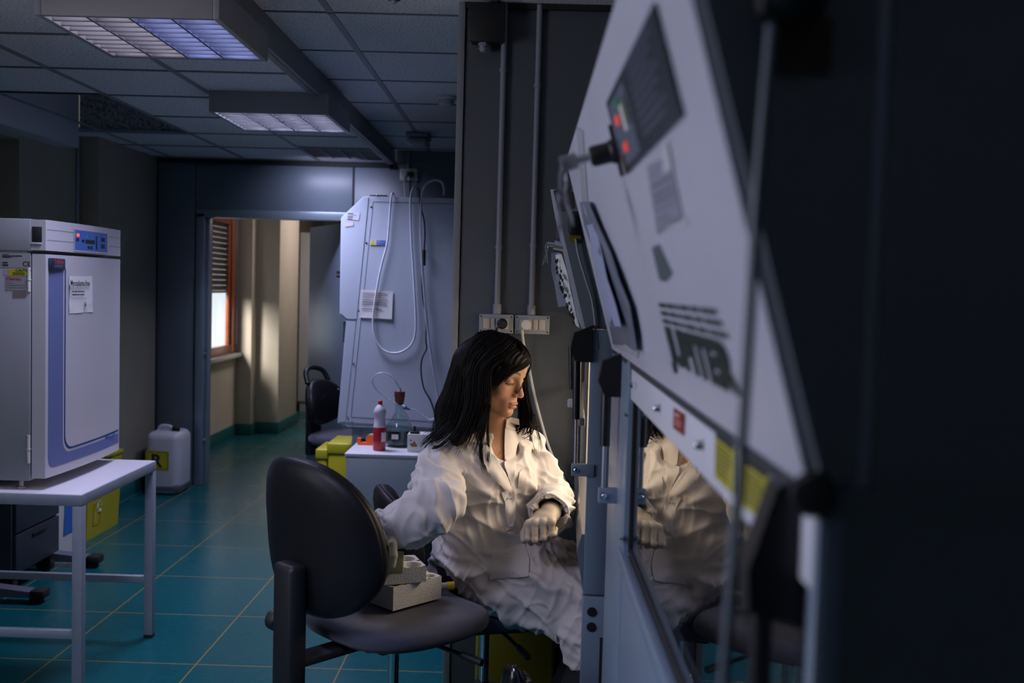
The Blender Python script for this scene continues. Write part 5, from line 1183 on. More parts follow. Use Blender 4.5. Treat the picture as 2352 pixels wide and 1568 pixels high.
def make_chair(label, loc, rotz, seat_z, back_z0, back_h, back_w, back_x, back_tilt, seat_mat, back_mat, handle=False, lift=True, base=True, group='black laboratory swivel chairs', bracket=0.0, sx=.225, sy=.235):
    t = thing('swivel_chair', label, 'chair', loc, rotz, group)
    fz = seat_z
    so = sup(sx, sy, 2.7, 56, .06)
    def wseat(u, v, w_):
        dip = -.012*(1-(u/sx)**2)*(1-(v/sy)**2)*(1 if w_ > .02 else 0)
        edge = -.03*max(0, (u/sx-.55)/.45)**2
        return (u, v, fz-.06+w_+dip+edge)
    bm = pad(so, [(.012, 0), (.004, .006), (0, .018), (0, .034), (.006, .046), (.018, .055), (.045, .060), (.10, .062), (.16, .063), (.215, .063)], wseat)
    finish(bm, 'seat', seat_mat, t, smooth=180, local=True)
    bm = pad(so, [(.06, -.016), (.025, -.008), (.006, .004), (.003, .012)], wseat); finish(bm, 'seat_shell', M_BLACK, t, smooth=180, local=True)
    bo = sup(back_h/2, back_w/2, 2.35, 56, -.10)
    ct, st = math.cos(back_tilt), math.sin(back_tilt); zc = back_z0+back_h/2
    def wback(u, v, w_):
        cx_ = .05*(v/(back_w/2))**2-.015*(u/(back_h/2))**2   # wraps forward at the sides
        x, z = w_+cx_, u
        return (back_x+x*ct-z*st, v, zc+z*ct+x*st)
    bm = pad(bo, [(.01, .0), (.002, .010), (0, .022), (.004, .036), (.016, .046), (.05, .052), (.12, .054), (.17, .054)], wback)
    bk = finish(bm, 'backrest', back_mat, t, smooth=180, local=True)
    bm = pad(bo, [(.17, -.022), (.10, -.022), (.04, -.018), (.012, -.008), (.0, .004), (-.002, .012), (.002, .018)], wback)
    if handle:
        bm2 = bm
    sh = finish(bm, 'backrest_shell', M_VINYL, t, smooth=180, local=True)
    if handle:
        # grip above the pad: a plastic loop with a hole
        bm = B(); R = [wback(u, v, .01) for (u, v) in ((back_h/2-.02, -.13), (back_h/2+.05, -.10), (back_h/2+.075, 0), (back_h/2+.05, .10), (back_h/2-.02, .13))]
        tube(bm, R, .016, n=10); finish(bm, 'grip', M_BLACK, t, local=True)
    # bracket from under the seat to the back
    bm = B(); zb = back_z0+.02
    M1 = Matrix.Translation((back_x-.028, 0, 0))
    box(bm, (-.034, -.042, seat_z-.16-bracket), (.018, .042, zb+.12), .014, seg=3, M=M1); finish(bm, 'back_bracket', M_BLACK, t, local=True)
    bm = B(); box(bm, (back_x-.03, -.035, seat_z-.098), (.02, .035, seat_z-.078), .006); finish(bm, 'support_bar', M_BLACKM, t, local=True)
    bm = B(); lathe(bm, [(0, 0), (.024, 0), (.028, .008), (.028, .03), (.02, .038), (0, .038)], (back_x-.035, .04, seat_z+.005), axis=(0, 1, 0), n=16); finish(bm, 'height_knob', M_BLACK, t, local=True)
    bm = B(); box(bm, (-.10, -.075, seat_z-.115), (.09, .075, seat_z-.062), .012); finish(bm, 'mechanism', M_BLACKM, t, local=True)
    bm = B(); cyl(bm, (.02, -.07, seat_z-.09), (.05, -.24, seat_z-.105), .006, n=10); cyl(bm, (.047, -.22, seat_z-.103), (.056, -.285, seat_z-.108), .010, n=10); finish(bm, 'lever', M_BLACK, t, local=True)
    if base:
        bm = B(); cyl(bm, (0, 0, .12), (0, 0, max(.3, seat_z-.32)), .030, n=20); finish(bm, 'column_cover', M_BLACK, t, local=True)
        bm = B(); cyl(bm, (0, 0, .25), (0, 0, seat_z-.10), .015, n=16); finish(bm, 'gas_column', M_CHROME, t, local=True)
        for k in range(5):
            a = 2*PI*k/5+.35; M = Matrix.Rotation(a, 4, 'Z')
            bm = B(); prism(bm, [(.02, -.028, .07), (.02, -.028, .13), (.29, -.016, .085), (.30, -.016, .065), (.28, -.016, .055)], (0, .05, 0)); bm.transform(M); bevel_all(bm, .005)
            lg = finish(bm, 'leg', M_BLACK, t, local=True)
            bm = B(); cyl(bm, (.285, -.024, .027), (.285, -.006, .027), .027, n=18); cyl(bm, (.285, .006, .027), (.285, .024, .027), .027, n=18); cyl(bm, (.285, -.02, .03), (.285, .02, .03), .008, n=10); cyl(bm, (.285, 0, .03), (.285, 0, .07), .007, n=8); bm.transform(M)
            finish(bm, 'castor', M_RUBBER, lg, local=True)
    return t
# the near chair, its back turned to the camera
SZ = .665
near_chair = make_chair('black swivel chair in front holding foam racks, its back to the camera', (-.335, 2.70, 0), math.radians(47), SZ, .688, .40, .455, -.30, math.radians(7), M_FABRIC, M_VINYL, bracket=.06)
# the chair she sits on
her_chair = make_chair('black swivel chair the woman in the white coat is sitting on', (-.10, 3.07, 0), math.radians(16), .585, .62, .30, .36, -.315, math.radians(6), M_FABRIC, M_VINYL, sx=.215, sy=.22)
# the chair by the background hood
bk_chair = make_chair('black swivel chair with a carrying grip standing by the pale background hood', (-1.08, 6.2, 0), math.radians(-18), .60, .63, .29, .42, -.22, math.radians(6), M_FABRIC, M_VINYL, handle=True)
# footrest/base of a stool seen under her arm
bm = B(); box(bm, (-.78, 5.20, .088), (-.498, 5.25, .122), .010)
t = thing('trolley', 'low white trolley frame on a black castor seen under the woman\'s arm', 'trolley', (-.64, 5.22, 0)); finish(bm, 'base_rail', M_PLWHITE, t)
bm = B(); cyl(bm, (-.535, 5.205, .037), (-.535, 5.245, .037), .037, n=20); cyl(bm, (-.535, 5.225, .05), (-.535, 5.225, .09), .008); finish(bm, 'castor', M_RUBBER, t)
bm = B(); cyl(bm, (-.75, 5.205, .037), (-.75, 5.245, .037), .037, n=20); cyl(bm, (-.75, 5.225, .05), (-.75, 5.225, .09), .008); finish(bm, 'castor', M_RUBBER, t)
# ------------------------------------------------------------------ foam racks, tip box, tube on the near seat
M_FOAM = mat('white_polystyrene', (.62, .60, .56), .7, noise=.06, nscale=120, bump=.6, bscale=260)
def foam(name, label, c, rz, lx, ly, h, cols, rows_, r, dep):
    """block with round wells, built as one mesh: top grid with holes"""
    t = thing(name, label, 'foam rack', c, rz, 'polystyrene tube racks'); bm = B(); n = 16
    dx, dy = lx/cols, ly/rows_
    for i in range(cols):
        for j in range(rows_):
            cx_, cy_ = -lx/2+dx*(i+.5), -ly/2+dy*(j+.5); sq = []; ci = []; cb = []
            for k in range(n):
                a = 2*PI*(k+.5)/n; ca, sa = math.cos(a), math.sin(a); m_ = max(abs(ca)/(dx/2), abs(sa)/(dy/2))
                sq.append(bm.verts.new((cx_+ca/m_, cy_+sa/m_, h))); ci.append(bm.verts.new((cx_+ca*r, cy_+sa*r, h-.0015))); cb.append(bm.verts.new((cx_+ca*r*.9, cy_+sa*r*.9, h-dep)))
            for k in range(n):
                q = (k+1) % n; bm.faces.new((sq[k], sq[q], ci[q], ci[k])); bm.faces.new((ci[k], ci[q], cb[q], cb[k]))
            bm.faces.new(cb)
    bmesh.ops.remove_doubles(bm, verts=bm.verts, dist=1e-4)
    x, y = lx/2, ly/2; e = .0
    b = [bm.verts.new(p) for p in ((-x, -y, 0), (x, -y, 0), (x, y, 0), (-x, y, 0))]; tp = [bm.verts.new(p) for p in ((-x, -y, h), (x, -y, h), (x, y, h), (-x, y, h))]
    bm.faces.new(b[::-1])
    for k in range(4): bm.faces.new((b[k], b[(k+1) % 4], tp[(k+1) % 4], tp[k]))
    finish(bm, 'block', M_FOAM, t, local=True, smooth=20); return t
fz = SZ+.002
foam('foam_rack', 'white polystyrene rack with small wells, lower and right one on the near chair seat', (-.32, 2.71, fz), math.radians(47), .17, .14, .062, 4, 3, .015, .03)
foam('foam_rack', 'white polystyrene block with big wells, lying across on top of the other foam rack', (-.362, 2.675, fz+.064), math.radians(22), .20, .12, .042, 3, 2, .027, .018)
foam('foam_rack', 'small piece of white polystyrene standing behind the big-welled foam block', (-.375, 2.83, fz), math.radians(20), .07, .06, .118, 2, 2, .013, .02)
t = thing('reagent_tube', 'small clear tube with a yellow cap lying on the near chair seat', 'tube', (-.215, 2.79, fz), 0)
bm = B(); cyl(bm, (-.252, 2.785, fz+.011), (-.202, 2.80, fz+.011), .010, n=16); finish(bm, 'tube_body', mat('cloudy_plastic', (.5, .5, .5), .3), t)
bm = B(); cyl(bm, (-.202, 2.80, fz+.011), (-.182, 2.806, fz+.011), .0115, n=16); finish(bm, 'cap', mat('yellow_cap', (.75, .55, .02), .4), t)
# tip box with an open hinged transparent lid
M_CLEAR = thin_glass('clear_plastic', (.8, .84, .88), 1.45, .08, (.4, .42, .45), .5); M_YTIP = mat('pale_yellow_plastic', (.42, .38, .16), .4, trans=.2)
t = thing('tip_box', 'pipette tip box with a yellowish body and clear lid standing on the foam block', 'tip box', (-.347, 2.60, .77)); 
Mt = Matrix.Translation((-.347, 2.60, .772)) @ Matrix.Rotation(math.radians(14), 4, 'Z')
bm = B(); box(bm, (-.042, -.034, 0), (.042, .034, .062), .006, M=Mt); finish(bm, 'body', M_YTIP, t)
bm = B(); box(bm, (-.043, -.035, .062), (.043, .035, .074), .003, M=Mt); finish(bm, 'rack_plate', M_BLACK, t)
bm = B(); box(bm, (-.044, -.036, .074), (.044, .036, .118), .012, M=Mt, seg=3); finish(bm, 'lid', M_CLEAR, t)
bm = B(); tube(bm, [Mt @ Vector(p) for p in ((.043, -.02, .09), (.052, -.025, .080), (.064, -.03, .074), (.076, -.032, .080), (.078, -.03, .092), (.070, -.028, .094))], .0025, n=8); finish(bm, 'lid_catch', M_PLWHITE, t)
# green cloth and white wipe at the edge of the lit hood
t = thing('green_cloth', 'folded green cloth lying on the arm rest of the lit hood', 'cloth', (.11, 2.95, .79))
bm = B(); N = 14
def clth(x0, x1, y0, y1, z, amp, seed, th=.004, dz=0):
    vt = [[bm.verts.new((lerp(x0, x1, i/N), lerp(y0, y1, j/N), z+dz*i/N+amp*(math.sin(i*1.1+seed)*math.cos(j*.9+seed*2)+.6*math.sin(i*.5+j*1.7+seed)))) for j in range(N+1)] for i in range(N+1)]
    vb = [[bm.verts.new(v.co-Vector((0, 0, th))) for v in r] for r in vt]
    for i in range(N):
        for j in range(N):
            bm.faces.new((vt[i][j], vt[i+1][j], vt[i+1][j+1], vt[i][j+1])); bm.faces.new((vb[i][j], vb[i][j+1], vb[i+1][j+1], vb[i+1][j]))
    for i in range(N):
        bm.faces.new((vt[i][0], vb[i][0], vb[i+1][0], vt[i+1][0])); bm.faces.new((vt[i][N], vt[i+1][N], vb[i+1][N], vb[i][N]))
        bm.faces.new((vt[0][i], vt[0][i+1], vb[0][i+1], vb[0][i])); bm.faces.new((vt[N][i], vb[N][i], vb[N][i+1], vt[N][i+1]))
gy = 3.22; p0 = onY(1284, 1262, gy); p1 = onY(1332, 1268, gy)
clth(p0.x, p1.x+.03, gy-.06, gy+.10, p0.z-.006, .004, 1, .022, dz=-.008); finish(bm, 'cloth', mat('green_fabric', (.22, .28, .06), .85, noise=.3, nscale=70, bump=.5, bscale=150), t, smooth=60)
# glossy black waste bag on the floor between the chairs
t = thing('waste_bag', 'glossy black plastic bag standing on the floor at the woman\'s feet', 'bag', (.02, 2.36, 0))
bm = B(); bmesh.ops.create_icosphere(bm, subdivisions=5, radius=1)
for v in bm.verts:
    p = v.co.copy(); d = 1+.10*math.sin(6*p.x+3*p.z)+.07*math.sin(9*p.y-5*p.z+1)+.05*math.sin(17*p.x+11*p.y)+.035*math.sin(23*p.z-19*p.y)
    v.co = Vector((.02+p.x*.13*d, 2.34+p.y*.13*d, max(.001, .30+p.z*.30*d*.98)))
finish(bm, 'bag', mat('glossy_black_film', (.008, .008, .01), .12, bump=.8, bscale=30), t, smooth=180)
# ------------------------------------------------------------------ implicit surfaces for the figure
def axis_pts(lo, hi, h, fine=None, hc=None):
    """grid coordinates; inside fine=(a,b) the step is h, outside hc"""
    if fine is None: return np.arange(lo, hi+h, h)
    a, b = fine
    return np.concatenate([np.arange(lo, a, hc), np.arange(a, b, h), np.arange(b, hi+hc, hc)])
class Field:
    def __init__(s, xs, ys, zs):
        s.xs, s.ys, s.zs = [np.asarray(v, np.float32) for v in (xs, ys, zs)]
        s.X = s.xs[:, None, None]; s.Y = s.ys[None, :, None]; s.Z = s.zs[None, None, :]
        s.F = np.full((len(xs), len(ys), len(zs)), 1.0, np.float32)
    def sub(s, lo, hi):
        r = []
        for ax, a, b in zip((s.xs, s.ys, s.zs), lo, hi):
            i0 = max(0, np.searchsorted(ax, a)-1); i1 = min(len(ax), np.searchsorted(ax, b)+1); r.append(slice(i0, max(i1, i0+1)))
        return tuple(r)
    def comb(s, sl, d, k, op):
        F = s.F[sl]
        if op == 'cut': d = -d
        if k > 0:
            h = np.clip(.5+.5*(F-d)/k, 0, 1) if op == 'add' else np.clip(.5-.5*(F-d)/k, 0, 1)
            s.F[sl] = F*(1-h)+d*h-k*h*(1-h) if op == 'add' else F*(1-h)+d*h+k*h*(1-h)
        else: s.F[sl] = np.minimum(F, d) if op == 'add' else np.maximum(F, d)
    def cone(s, a, b, ra, rb, k=.01, op='add', flat=None):
        """rounded cone; flat=(axis, factor) squeezes it along axis"""
        a = np.array(a, float); b = np.array(b, float); m = max(ra, rb)*(1.3 if flat is None else 1.3/min(1, flat[1])*1.0)+k+.03
        sl = s.sub(np.minimum(a, b)-m, np.maximum(a, b)+m)
        x, y, z = s.X[sl[0]]-a[0], s.Y[:, sl[1]]-a[1], s.Z[:, :, sl[2]]-a[2]
        ba = b-a; t = np.clip((x*ba[0]+y*ba[1]+z*ba[2])/max(ba@ba, 1e-9), 0, 1)
        qx, qy, qz = x-t*ba[0], y-t*ba[1], z-t*ba[2]
        if flat is not None:
            n = np.array(flat[0], float); n /= np.linalg.norm(n); dn = qx*n[0]+qy*n[1]+qz*n[2]
            d2 = qx*qx+qy*qy+qz*qz-dn*dn+(dn/flat[1])**2
        else: d2 = qx*qx+qy*qy+qz*qz
        s.comb(sl, (np.sqrt(d2)-(ra+(rb-ra)*t)).astype(np.float32), k, op)
    def chain(s, pts, rad, k=.01, op='add', flat=None):
        for i in range(len(pts)-1): s.cone(pts[i], pts[i+1], rad[i], rad[i+1], k, op, flat)
    def ell(s, c, r, R=None, k=.01, op='add'):
        """R: 3x3 with the local axes as columns"""
        c = np.array(c, float); m = max(r)+k+.03; sl = s.sub(c-m, c+m)
        x, y, z = s.X[sl[0]]-c[0], s.Y[:, sl[1]]-c[1], s.Z[:, :, sl[2]]-c[2]
        if R is None: u, v, w_ = x, y, z
        else:
            R = np.array(R); u = x*R[0, 0]+y*R[1, 0]+z*R[2, 0]; v = x*R[0, 1]+y*R[1, 1]+z*R[2, 1]; w_ = x*R[0, 2]+y*R[1, 2]+z*R[2, 2]
        k0 = np.sqrt((u/r[0])**2+(v/r[1])**2+(w_/r[2])**2); k1 = np.sqrt((u/r[0]**2)**2+(v/r[1]**2)**2+(w_/r[2]**2)**2)+1e-6
        s.comb(sl, (k0*(k0-1)/k1).astype(np.float32), k, op)
    def half(s, p, n, lo, hi, k=.0, op='cut'):
        """remove (or add) the side the normal points to"""
        sl = s.sub(lo, hi); n = np.array(n, float); n /= np.linalg.norm(n)
        d = -((s.X[sl[0]]-p[0])*n[0]+(s.Y[:, sl[1]]-p[1])*n[1]+(s.Z[:, :, sl[2]]-p[2])*n[2])
        s.comb(sl, d.astype(np.float32), k, op)
    def mesh(s, name):
        F = s.F; ins = F < 0
        c = np.zeros(tuple(n-1 for n in F.shape), np.int8)
        for i in (0, 1):
            for j in (0, 1):
                for k in (0, 1): c += ins[i:F.shape[0]-1+i, j:F.shape[1]-1+j, k:F.shape[2]-1+k]
        act = (c > 0) & (c < 8); idx = np.full(act.shape, -1, np.int64); ii = np.argwhere(act); idx[act] = np.arange(len(ii))
        P = np.zeros((len(ii), 3)); W = np.zeros(len(ii)); ax = (s.xs, s.ys, s.zs)
        corners = [(0, 0, 0), (1, 0, 0), (0, 1, 0), (1, 1, 0), (0, 0, 1), (1, 0, 1), (0, 1, 1), (1, 1, 1)]
        for e0 in range(8):
            for e1 in range(e0+1, 8):
                a, b = corners[e0], corners[e1]
                if sum(abs(a[q]-b[q]) for q in range(3)) != 1: continue
                fa = F[ii[:, 0]+a[0], ii[:, 1]+a[1], ii[:, 2]+a[2]]; fb = F[ii[:, 0]+b[0], ii[:, 1]+b[1], ii[:, 2]+b[2]]
                cr = (fa < 0) != (fb < 0); t = np.where(cr, fa/np.where(cr, fa-fb, 1), 0)
                for q in range(3):
                    pa = ax[q][ii[:, q]+a[q]]; pb = ax[q][ii[:, q]+b[q]]; P[:, q] += np.where(cr, pa+(pb-pa)*t, 0)
                W += cr
        P /= W[:, None]; quads = []
        for q in range(3):
            o = [d for d in range(3) if d != q]; sl0 = [slice(None)]*3; sl1 = [slice(None)]*3
            sl0[q] = slice(0, -1); sl1[q] = slice(1, None)
            cr = ins[tuple(sl0)] != ins[tuple(sl1)]; e = np.argwhere(cr)
            e = e[(e[:, o[0]] > 0) & (e[:, o[1]] > 0) & (e[:, o[0]] < F.shape[o[0]]-1) & (e[:, o[1]] < F.shape[o[1]]-1)]
            if not len(e): continue
            def cell(da, db):
                t = e.copy(); t[:, o[0]] -= da; t[:, o[1]] -= db; return idx[t[:, 0], t[:, 1], t[:, 2]]
            Q = np.stack([cell(0, 0), cell(1, 0), cell(1, 1), cell(0, 1)], 1)
            fl = ins[e[:, 0], e[:, 1], e[:, 2]]
            if q == 1: fl = ~fl
            Q[fl] = Q[fl][:, ::-1]; quads.append(Q)
        Q = np.concatenate(quads); Q = Q[(Q >= 0).all(1)][:, ::-1]
        me = bpy.data.meshes.new(name); me.vertices.add(len(P)); me.vertices.foreach_set('co', P.astype(np.float32).ravel())
        me.loops.add(len(Q)*4); me.loops.foreach_set('vertex_index', Q.ravel().astype(np.int32))
        me.polygons.add(len(Q)); me.polygons.foreach_set('loop_start', np.arange(0, len(Q)*4, 4, dtype=np.int32))
        me.update(calc_edges=True); me.validate(); return me
def relax(me, it=2, f=.5):
    n = len(me.vertices); co = np.empty(n*3, np.float32); me.vertices.foreach_get('co', co); co = co.reshape(-1, 3)
    e = np.empty(len(me.edges)*2, np.int32); me.edges.foreach_get('vertices', e); e = e.reshape(-1, 2)
    deg = np.bincount(e.ravel(), minlength=n).astype(np.float32)[:, None]
    for _ in range(it):
        a = np.zeros_like(co); np.add.at(a, e[:, 0], co[e[:, 1]]); np.add.at(a, e[:, 1], co[e[:, 0]]); co += f*(a/np.maximum(deg, 1)-co)
    me.vertices.foreach_set('co', co.ravel()); me.update()
def coords(me):
    co = np.empty(len(me.vertices)*3, np.float32); me.vertices.foreach_get('co', co); return co.reshape(-1, 3).astype(float)
def normals(me):
    co = np.empty(len(me.vertices)*3, np.float32); me.vertices.foreach_get('normal', co); return co.reshape(-1, 3).astype(float)
def setcoords(me, co): me.vertices.foreach_set('co', co.astype(np.float32).ravel()); me.update()
def tint(me, col):
    a = me.color_attributes.new('tint', 'FLOAT_COLOR', 'POINT'); a.data.foreach_set('color', np.concatenate([col, np.ones((len(col), 1))], 1).astype(np.float32).ravel())
def A(x, y, Y): return np.array(onY(x, y, Y))
def nz(p, f, seed):
    """smooth noise in about -1..1"""
    r = np.random.RandomState(seed); o = 0
    for i in range(5):
        k = r.normal(size=3); k /= np.linalg.norm(k); fr = f*(.7+.9*r.rand()); o = o+np.sin((p@k)*fr*2*PI+r.rand()*6.28)
    return o/3.2
def unit(v): v = np.array(v, float); return v/np.linalg.norm(v)
# ------------------------------------------------------------------ pose
HC = A(1130, 858, 2.95)
yaw = math.radians(-29); pit = math.radians(11)
fwd = np.array([math.cos(yaw)*math.cos(pit), math.sin(yaw)*math.cos(pit), -math.sin(pit)])
rgt = unit(np.cross(fwd, [0, 0, 1]))        # her right, towards the camera
roll = math.radians(3); upv = np.cross(rgt, fwd); rgt = unit(rgt*math.cos(roll)+upv*math.sin(roll)); upv = np.cross(rgt, fwd)
RH = np.stack([rgt, fwd, upv], 1)
def Hd(x, y, z): return HC+RH@(np.array([x, y, z])/1000.)
TF = unit([.72, -.694, 0]); TS = np.array([.694, .72, 0])   # torso: facing, side towards her left
shR = A(1004, 1068, 2.85); shL = A(1206, 1024, 3.12)
elR = A(1004, 1156, 2.62); wrR = A(893, 1218, 2.59)
elL = A(1272, 1160, 2.99); wrL = A(1262, 1180, 2.78)
neck0 = np.array([-.085, 2.985, 1.075]); chest = np.array([-.120, 2.985, .95]); waist = np.array([-.105, 3.0, .80]); pelv = np.array([-.11, 3.02, .69])
hipR = np.array([-.09, 2.93, .685]); hipL = np.array([-.08, 3.10, .685]); knR = np.array([.27, 2.74, .645]); knL = np.array([.30, 3.02, .645])
anR = np.array([.06, 2.72, .12]); anL = np.array([.08, 3.0, .12])
RT = np.stack([TS, TF, np.array([0, 0, 1.])], 1)
woman = thing('person', 'seated woman with long dark hair in a white lab coat and latex gloves', 'person', (-.10, 3.0, 0))
# ------------------------------------------------------------------ body: head, neck, trunk, limbs in one surface
def build_body():
    hx, hy, hz = HC
    f = Field(axis_pts(-.46, .44, .0022, (hx-.125, hx+.14), .009), axis_pts(2.36, 3.30, .0022, (hy-.145, hy+.13), .009), axis_pts(.01, 1.40, .0022, (hz-.17, hz+.13), .009))
    e = lambda c, r, k=.01, op='add': f.ell(Hd(*c), [v/1000. for v in r], RH, k/1000. if k > 1 else k, op)
    c_ = lambda a, b, ra, rb, k=8, op='add', flat=None: f.cone(Hd(*a), Hd(*b), ra/1000., rb/1000., k/1000., op, flat)
    # skull and face
    e((0, -12, 30), (74, 94, 82), 5); e((0, 24, 4), (66, 68, 84), 20)
    e((0, 22, -48), (54, 60, 52), 20); c_((-44, 4, -58), (-12, 66, -94), 17, 13, 20); c_((44, 4, -58), (12, 66, -94), 17, 13, 20)
    e((0, 77, -94), (18, 16, 14), 14)                              # chin
    e((0, 74, -62), (30, 20, 30), 16)                              # muzzle
    e((0, 70, 38), (54, 28, 36), 20)                               # forehead
    for s_ in (-1, 1):
        e((s_*38, 62, -28), (24, 22, 22), 16)                      # cheekbone
        c_((s_*12, 92, 17), (s_*42, 80, 17), 7, 6, 12)             # brow ridge
        e((s_*31, 98, -2), (18, 17, 12), 12, 'cut')                # eye socket
        e((s_*31, 76, -3), (15.5, 13.5, 13), 3)                    # eyeball under the lids
        c_((s_*17, 86, -6), (s_*45, 79, -7), 2.2, 1.8, 2)          # lid edge
        e((s_*72, -8, -8), (9, 19, 31), 5); e((s_*79, -2, -6), (6, 11, 19), 3, 'cut')   # ear
    c_((0, 86, 12), (0, 106, -32), 8, 9, 10); e((0, 107, -36), (9.5, 10, 8.5), 6)   # nose
    for s_ in (-1, 1): e((s_*11, 97, -39), (7.5, 9, 6.5), 5); e((s_*6, 103, -47), (2.6, 4, 2.4), 1.5, 'cut')
    e((0, 99, -50), (3, 4, 9), 3, 'cut')
    e((0, 92.5, -64.5), (22, 7.5, 5.5), 4); e((0, 91.5, -75), (19, 8.5, 6.5), 4); c_((-22, 89, -69.5), (0, 100.5, -69), 1.6, 1.4, 2, 'cut'); c_((22, 89, -69.5), (0, 100.5, -69), 1.6, 1.4, 2, 'cut')
    e((0, 92, -85), (16, 5, 4), 6, 'cut')
    # neck, chest, shoulders
    nb = neck0; top = Hd(0, -22, -62)
    f.cone(top, nb, .042, .050, .025); f.cone(Hd(0, 18, -84), nb+TF*.025+np.array([0, 0, .0]), .018, .026, .03)
    f.cone(shR+np.array([.02, .02, 0]), nb-np.array([0, 0, .015]), .045, .045, .04); f.cone(shL-np.array([.02, .02, 0]), nb-np.array([0, 0, .015]), .045, .045, .04)
    f.ell(chest+TF*.0+np.array([0, 0, .03]), (.145, .088, .13), RT, .04); f.ell(waist, (.115, .085, .13), RT, .04); f.ell(pelv, (.15, .11, .10), RT, .04)
    # collar bones
    for a, b in ((shR, nb+TF*.045), (shL, nb+TF*.045)): f.cone(a+np.array([0, 0, .015]), b+np.array([0, 0, -.012]), .009, .009, .02)
    f.chain([shR, elR, wrR], [.045, .034, .020], .02); f.chain([shL, elL, wrL], [.045, .034, .020], .02)
    f.cone(wrR, wrR+unit(wrR-elR)*.012, .020, .018, .01); f.cone(wrL, wrL+unit(wrL-elL)*.012, .020, .018, .01)
    f.cone(hipR, knR, .076, .056, .03); f.cone(hipL, knL, .076, .056, .03); f.cone(knR, anR, .054, .036, .02); f.cone(knL, anL, .054, .036, .02)
    for a in (anR, anL): f.cone(a+np.array([-.02, 0, -.05]), a+np.array([.13, -.015, -.075]), .034, .026, .02)
    return f.mesh('body')
bme = build_body(); relax(bme, 1, .35)
co = coords(bme); L = (co-HC)@RH*1000
skin = np.tile(np.array([.50, .27, .17]), (len(co), 1))
def mix(mask, col): 
    global skin
    m = np.clip(mask, 0, 1)[:, None]; skin = skin*(1-m)+np.array(col)*m
g_ = lambda c, r: np.exp(-(((L-np.array(c))/np.array(r))**2).sum(1))
mix(.35*(g_((42, 70, -30), (20, 30, 18))+g_((-42, 70, -30), (20, 30, 18))), (.55, .20, .14))
lipm = ((np.abs(L[:, 2]+69.5-.0012*L[:, 0]**2*0) < 10.5*np.sqrt(np.clip(1-(L[:, 0]/24)**2, 0, 1))) & (L[:, 1] > 82) & (np.abs(L[:, 0]) < 24)).astype(float)
mix(lipm*.7, (.33, .11, .09))
for s_ in (-1, 1):
    br = 27+5*np.sin(np.clip((s_*L[:, 0]-14)/36, 0, 1)*PI*.8)-4
    m = (np.abs(L[:, 2]-br) < 2.8) & (s_*L[:, 0] > 13) & (s_*L[:, 0] < 48) & (L[:, 1] > 60); mix(m*.85, (.05, .025, .018))
    m = (np.abs(L[:, 2]+7.2+.06*(s_*L[:, 0]-31)) < 1.7) & (s_*L[:, 0] > 15) & (s_*L[:, 0] < 48) & (L[:, 1] > 70); mix(m*.9, (.02, .012, .01))
hair_m = ((L[:, 1] < -10-.2*L[:, 2]) | (L[:, 2] > 62)) & (L[:, 2] > -75); mix(hair_m*.9, (.012, .009, .008))
tint(bme, skin)
M_SKIN = vcol_mat('skin', .48, .35, bump=.12, bscale=500, sss=.12)
body = finish(bme, 'body', M_SKIN, woman, smooth=180)
def build_trousers():
    f = Field(axis_pts(-.32, .42, .007), axis_pts(2.60, 3.26, .007), axis_pts(.06, .82, .007))
    f.ell(pelv, (.158, .118, .108), RT, .04)
    f.cone(hipR, knR, .083, .064, .03); f.cone(hipL, knL, .083, .064, .03); f.cone(knR, anR, .063, .050, .02); f.cone(knL, anL, .063, .050, .02)
    return f.mesh('trousers')
tme = build_trousers(); relax(tme, 1, .4); c2_ = coords(tme); n2_ = normals(tme); setcoords(tme, c2_+n2_*(.004*nz(c2_, 9, 71))[:, None])
finish(tme, 'trousers', mat('black_trouser_cloth', (.010, .010, .013), .85, bump=.3, bscale=400), woman, smooth=180)
for a in (anR, anL):
    f = Field(axis_pts(a[0]-.10, a[0]+.22, .005), axis_pts(a[1]-.08, a[1]+.08, .005), axis_pts(-.01, .16, .005))
    f.cone(a+np.array([-.02, 0, -.05]), a+np.array([.13, -.015, -.078]), .042, .034, .02); f.cone(a+np.array([-.01, 0, -.02]), a+np.array([-.02, 0, -.055]), .044, .042, .02)
    f.half((0, 0, .006), (0, 0, -1), (a[0]-.2, a[1]-.2, -.05), (a[0]+.3, a[1]+.2, .2))
    finish(f.mesh('shoe'), 'shoe', M_BLACK, woman, smooth=180)
# lashes
for s_ in (-1, 1):
    bm = B()
    for k in range(9):
        x = s_*(19+3.1*k); a = Vector(Hd(x, 87.5-abs(x)*.17, -8)); b = Vector(Hd(x+s_*(k-3)*.5, 91.5-abs(x)*.16, -12)); tube(bm, [a, lerp(a, b, .5)+Vector((0, 0, -.0006)), b], .0005, n=4, k=2)
    finish(bm, 'eyelashes', M_BLACKM, woman, smooth=180)
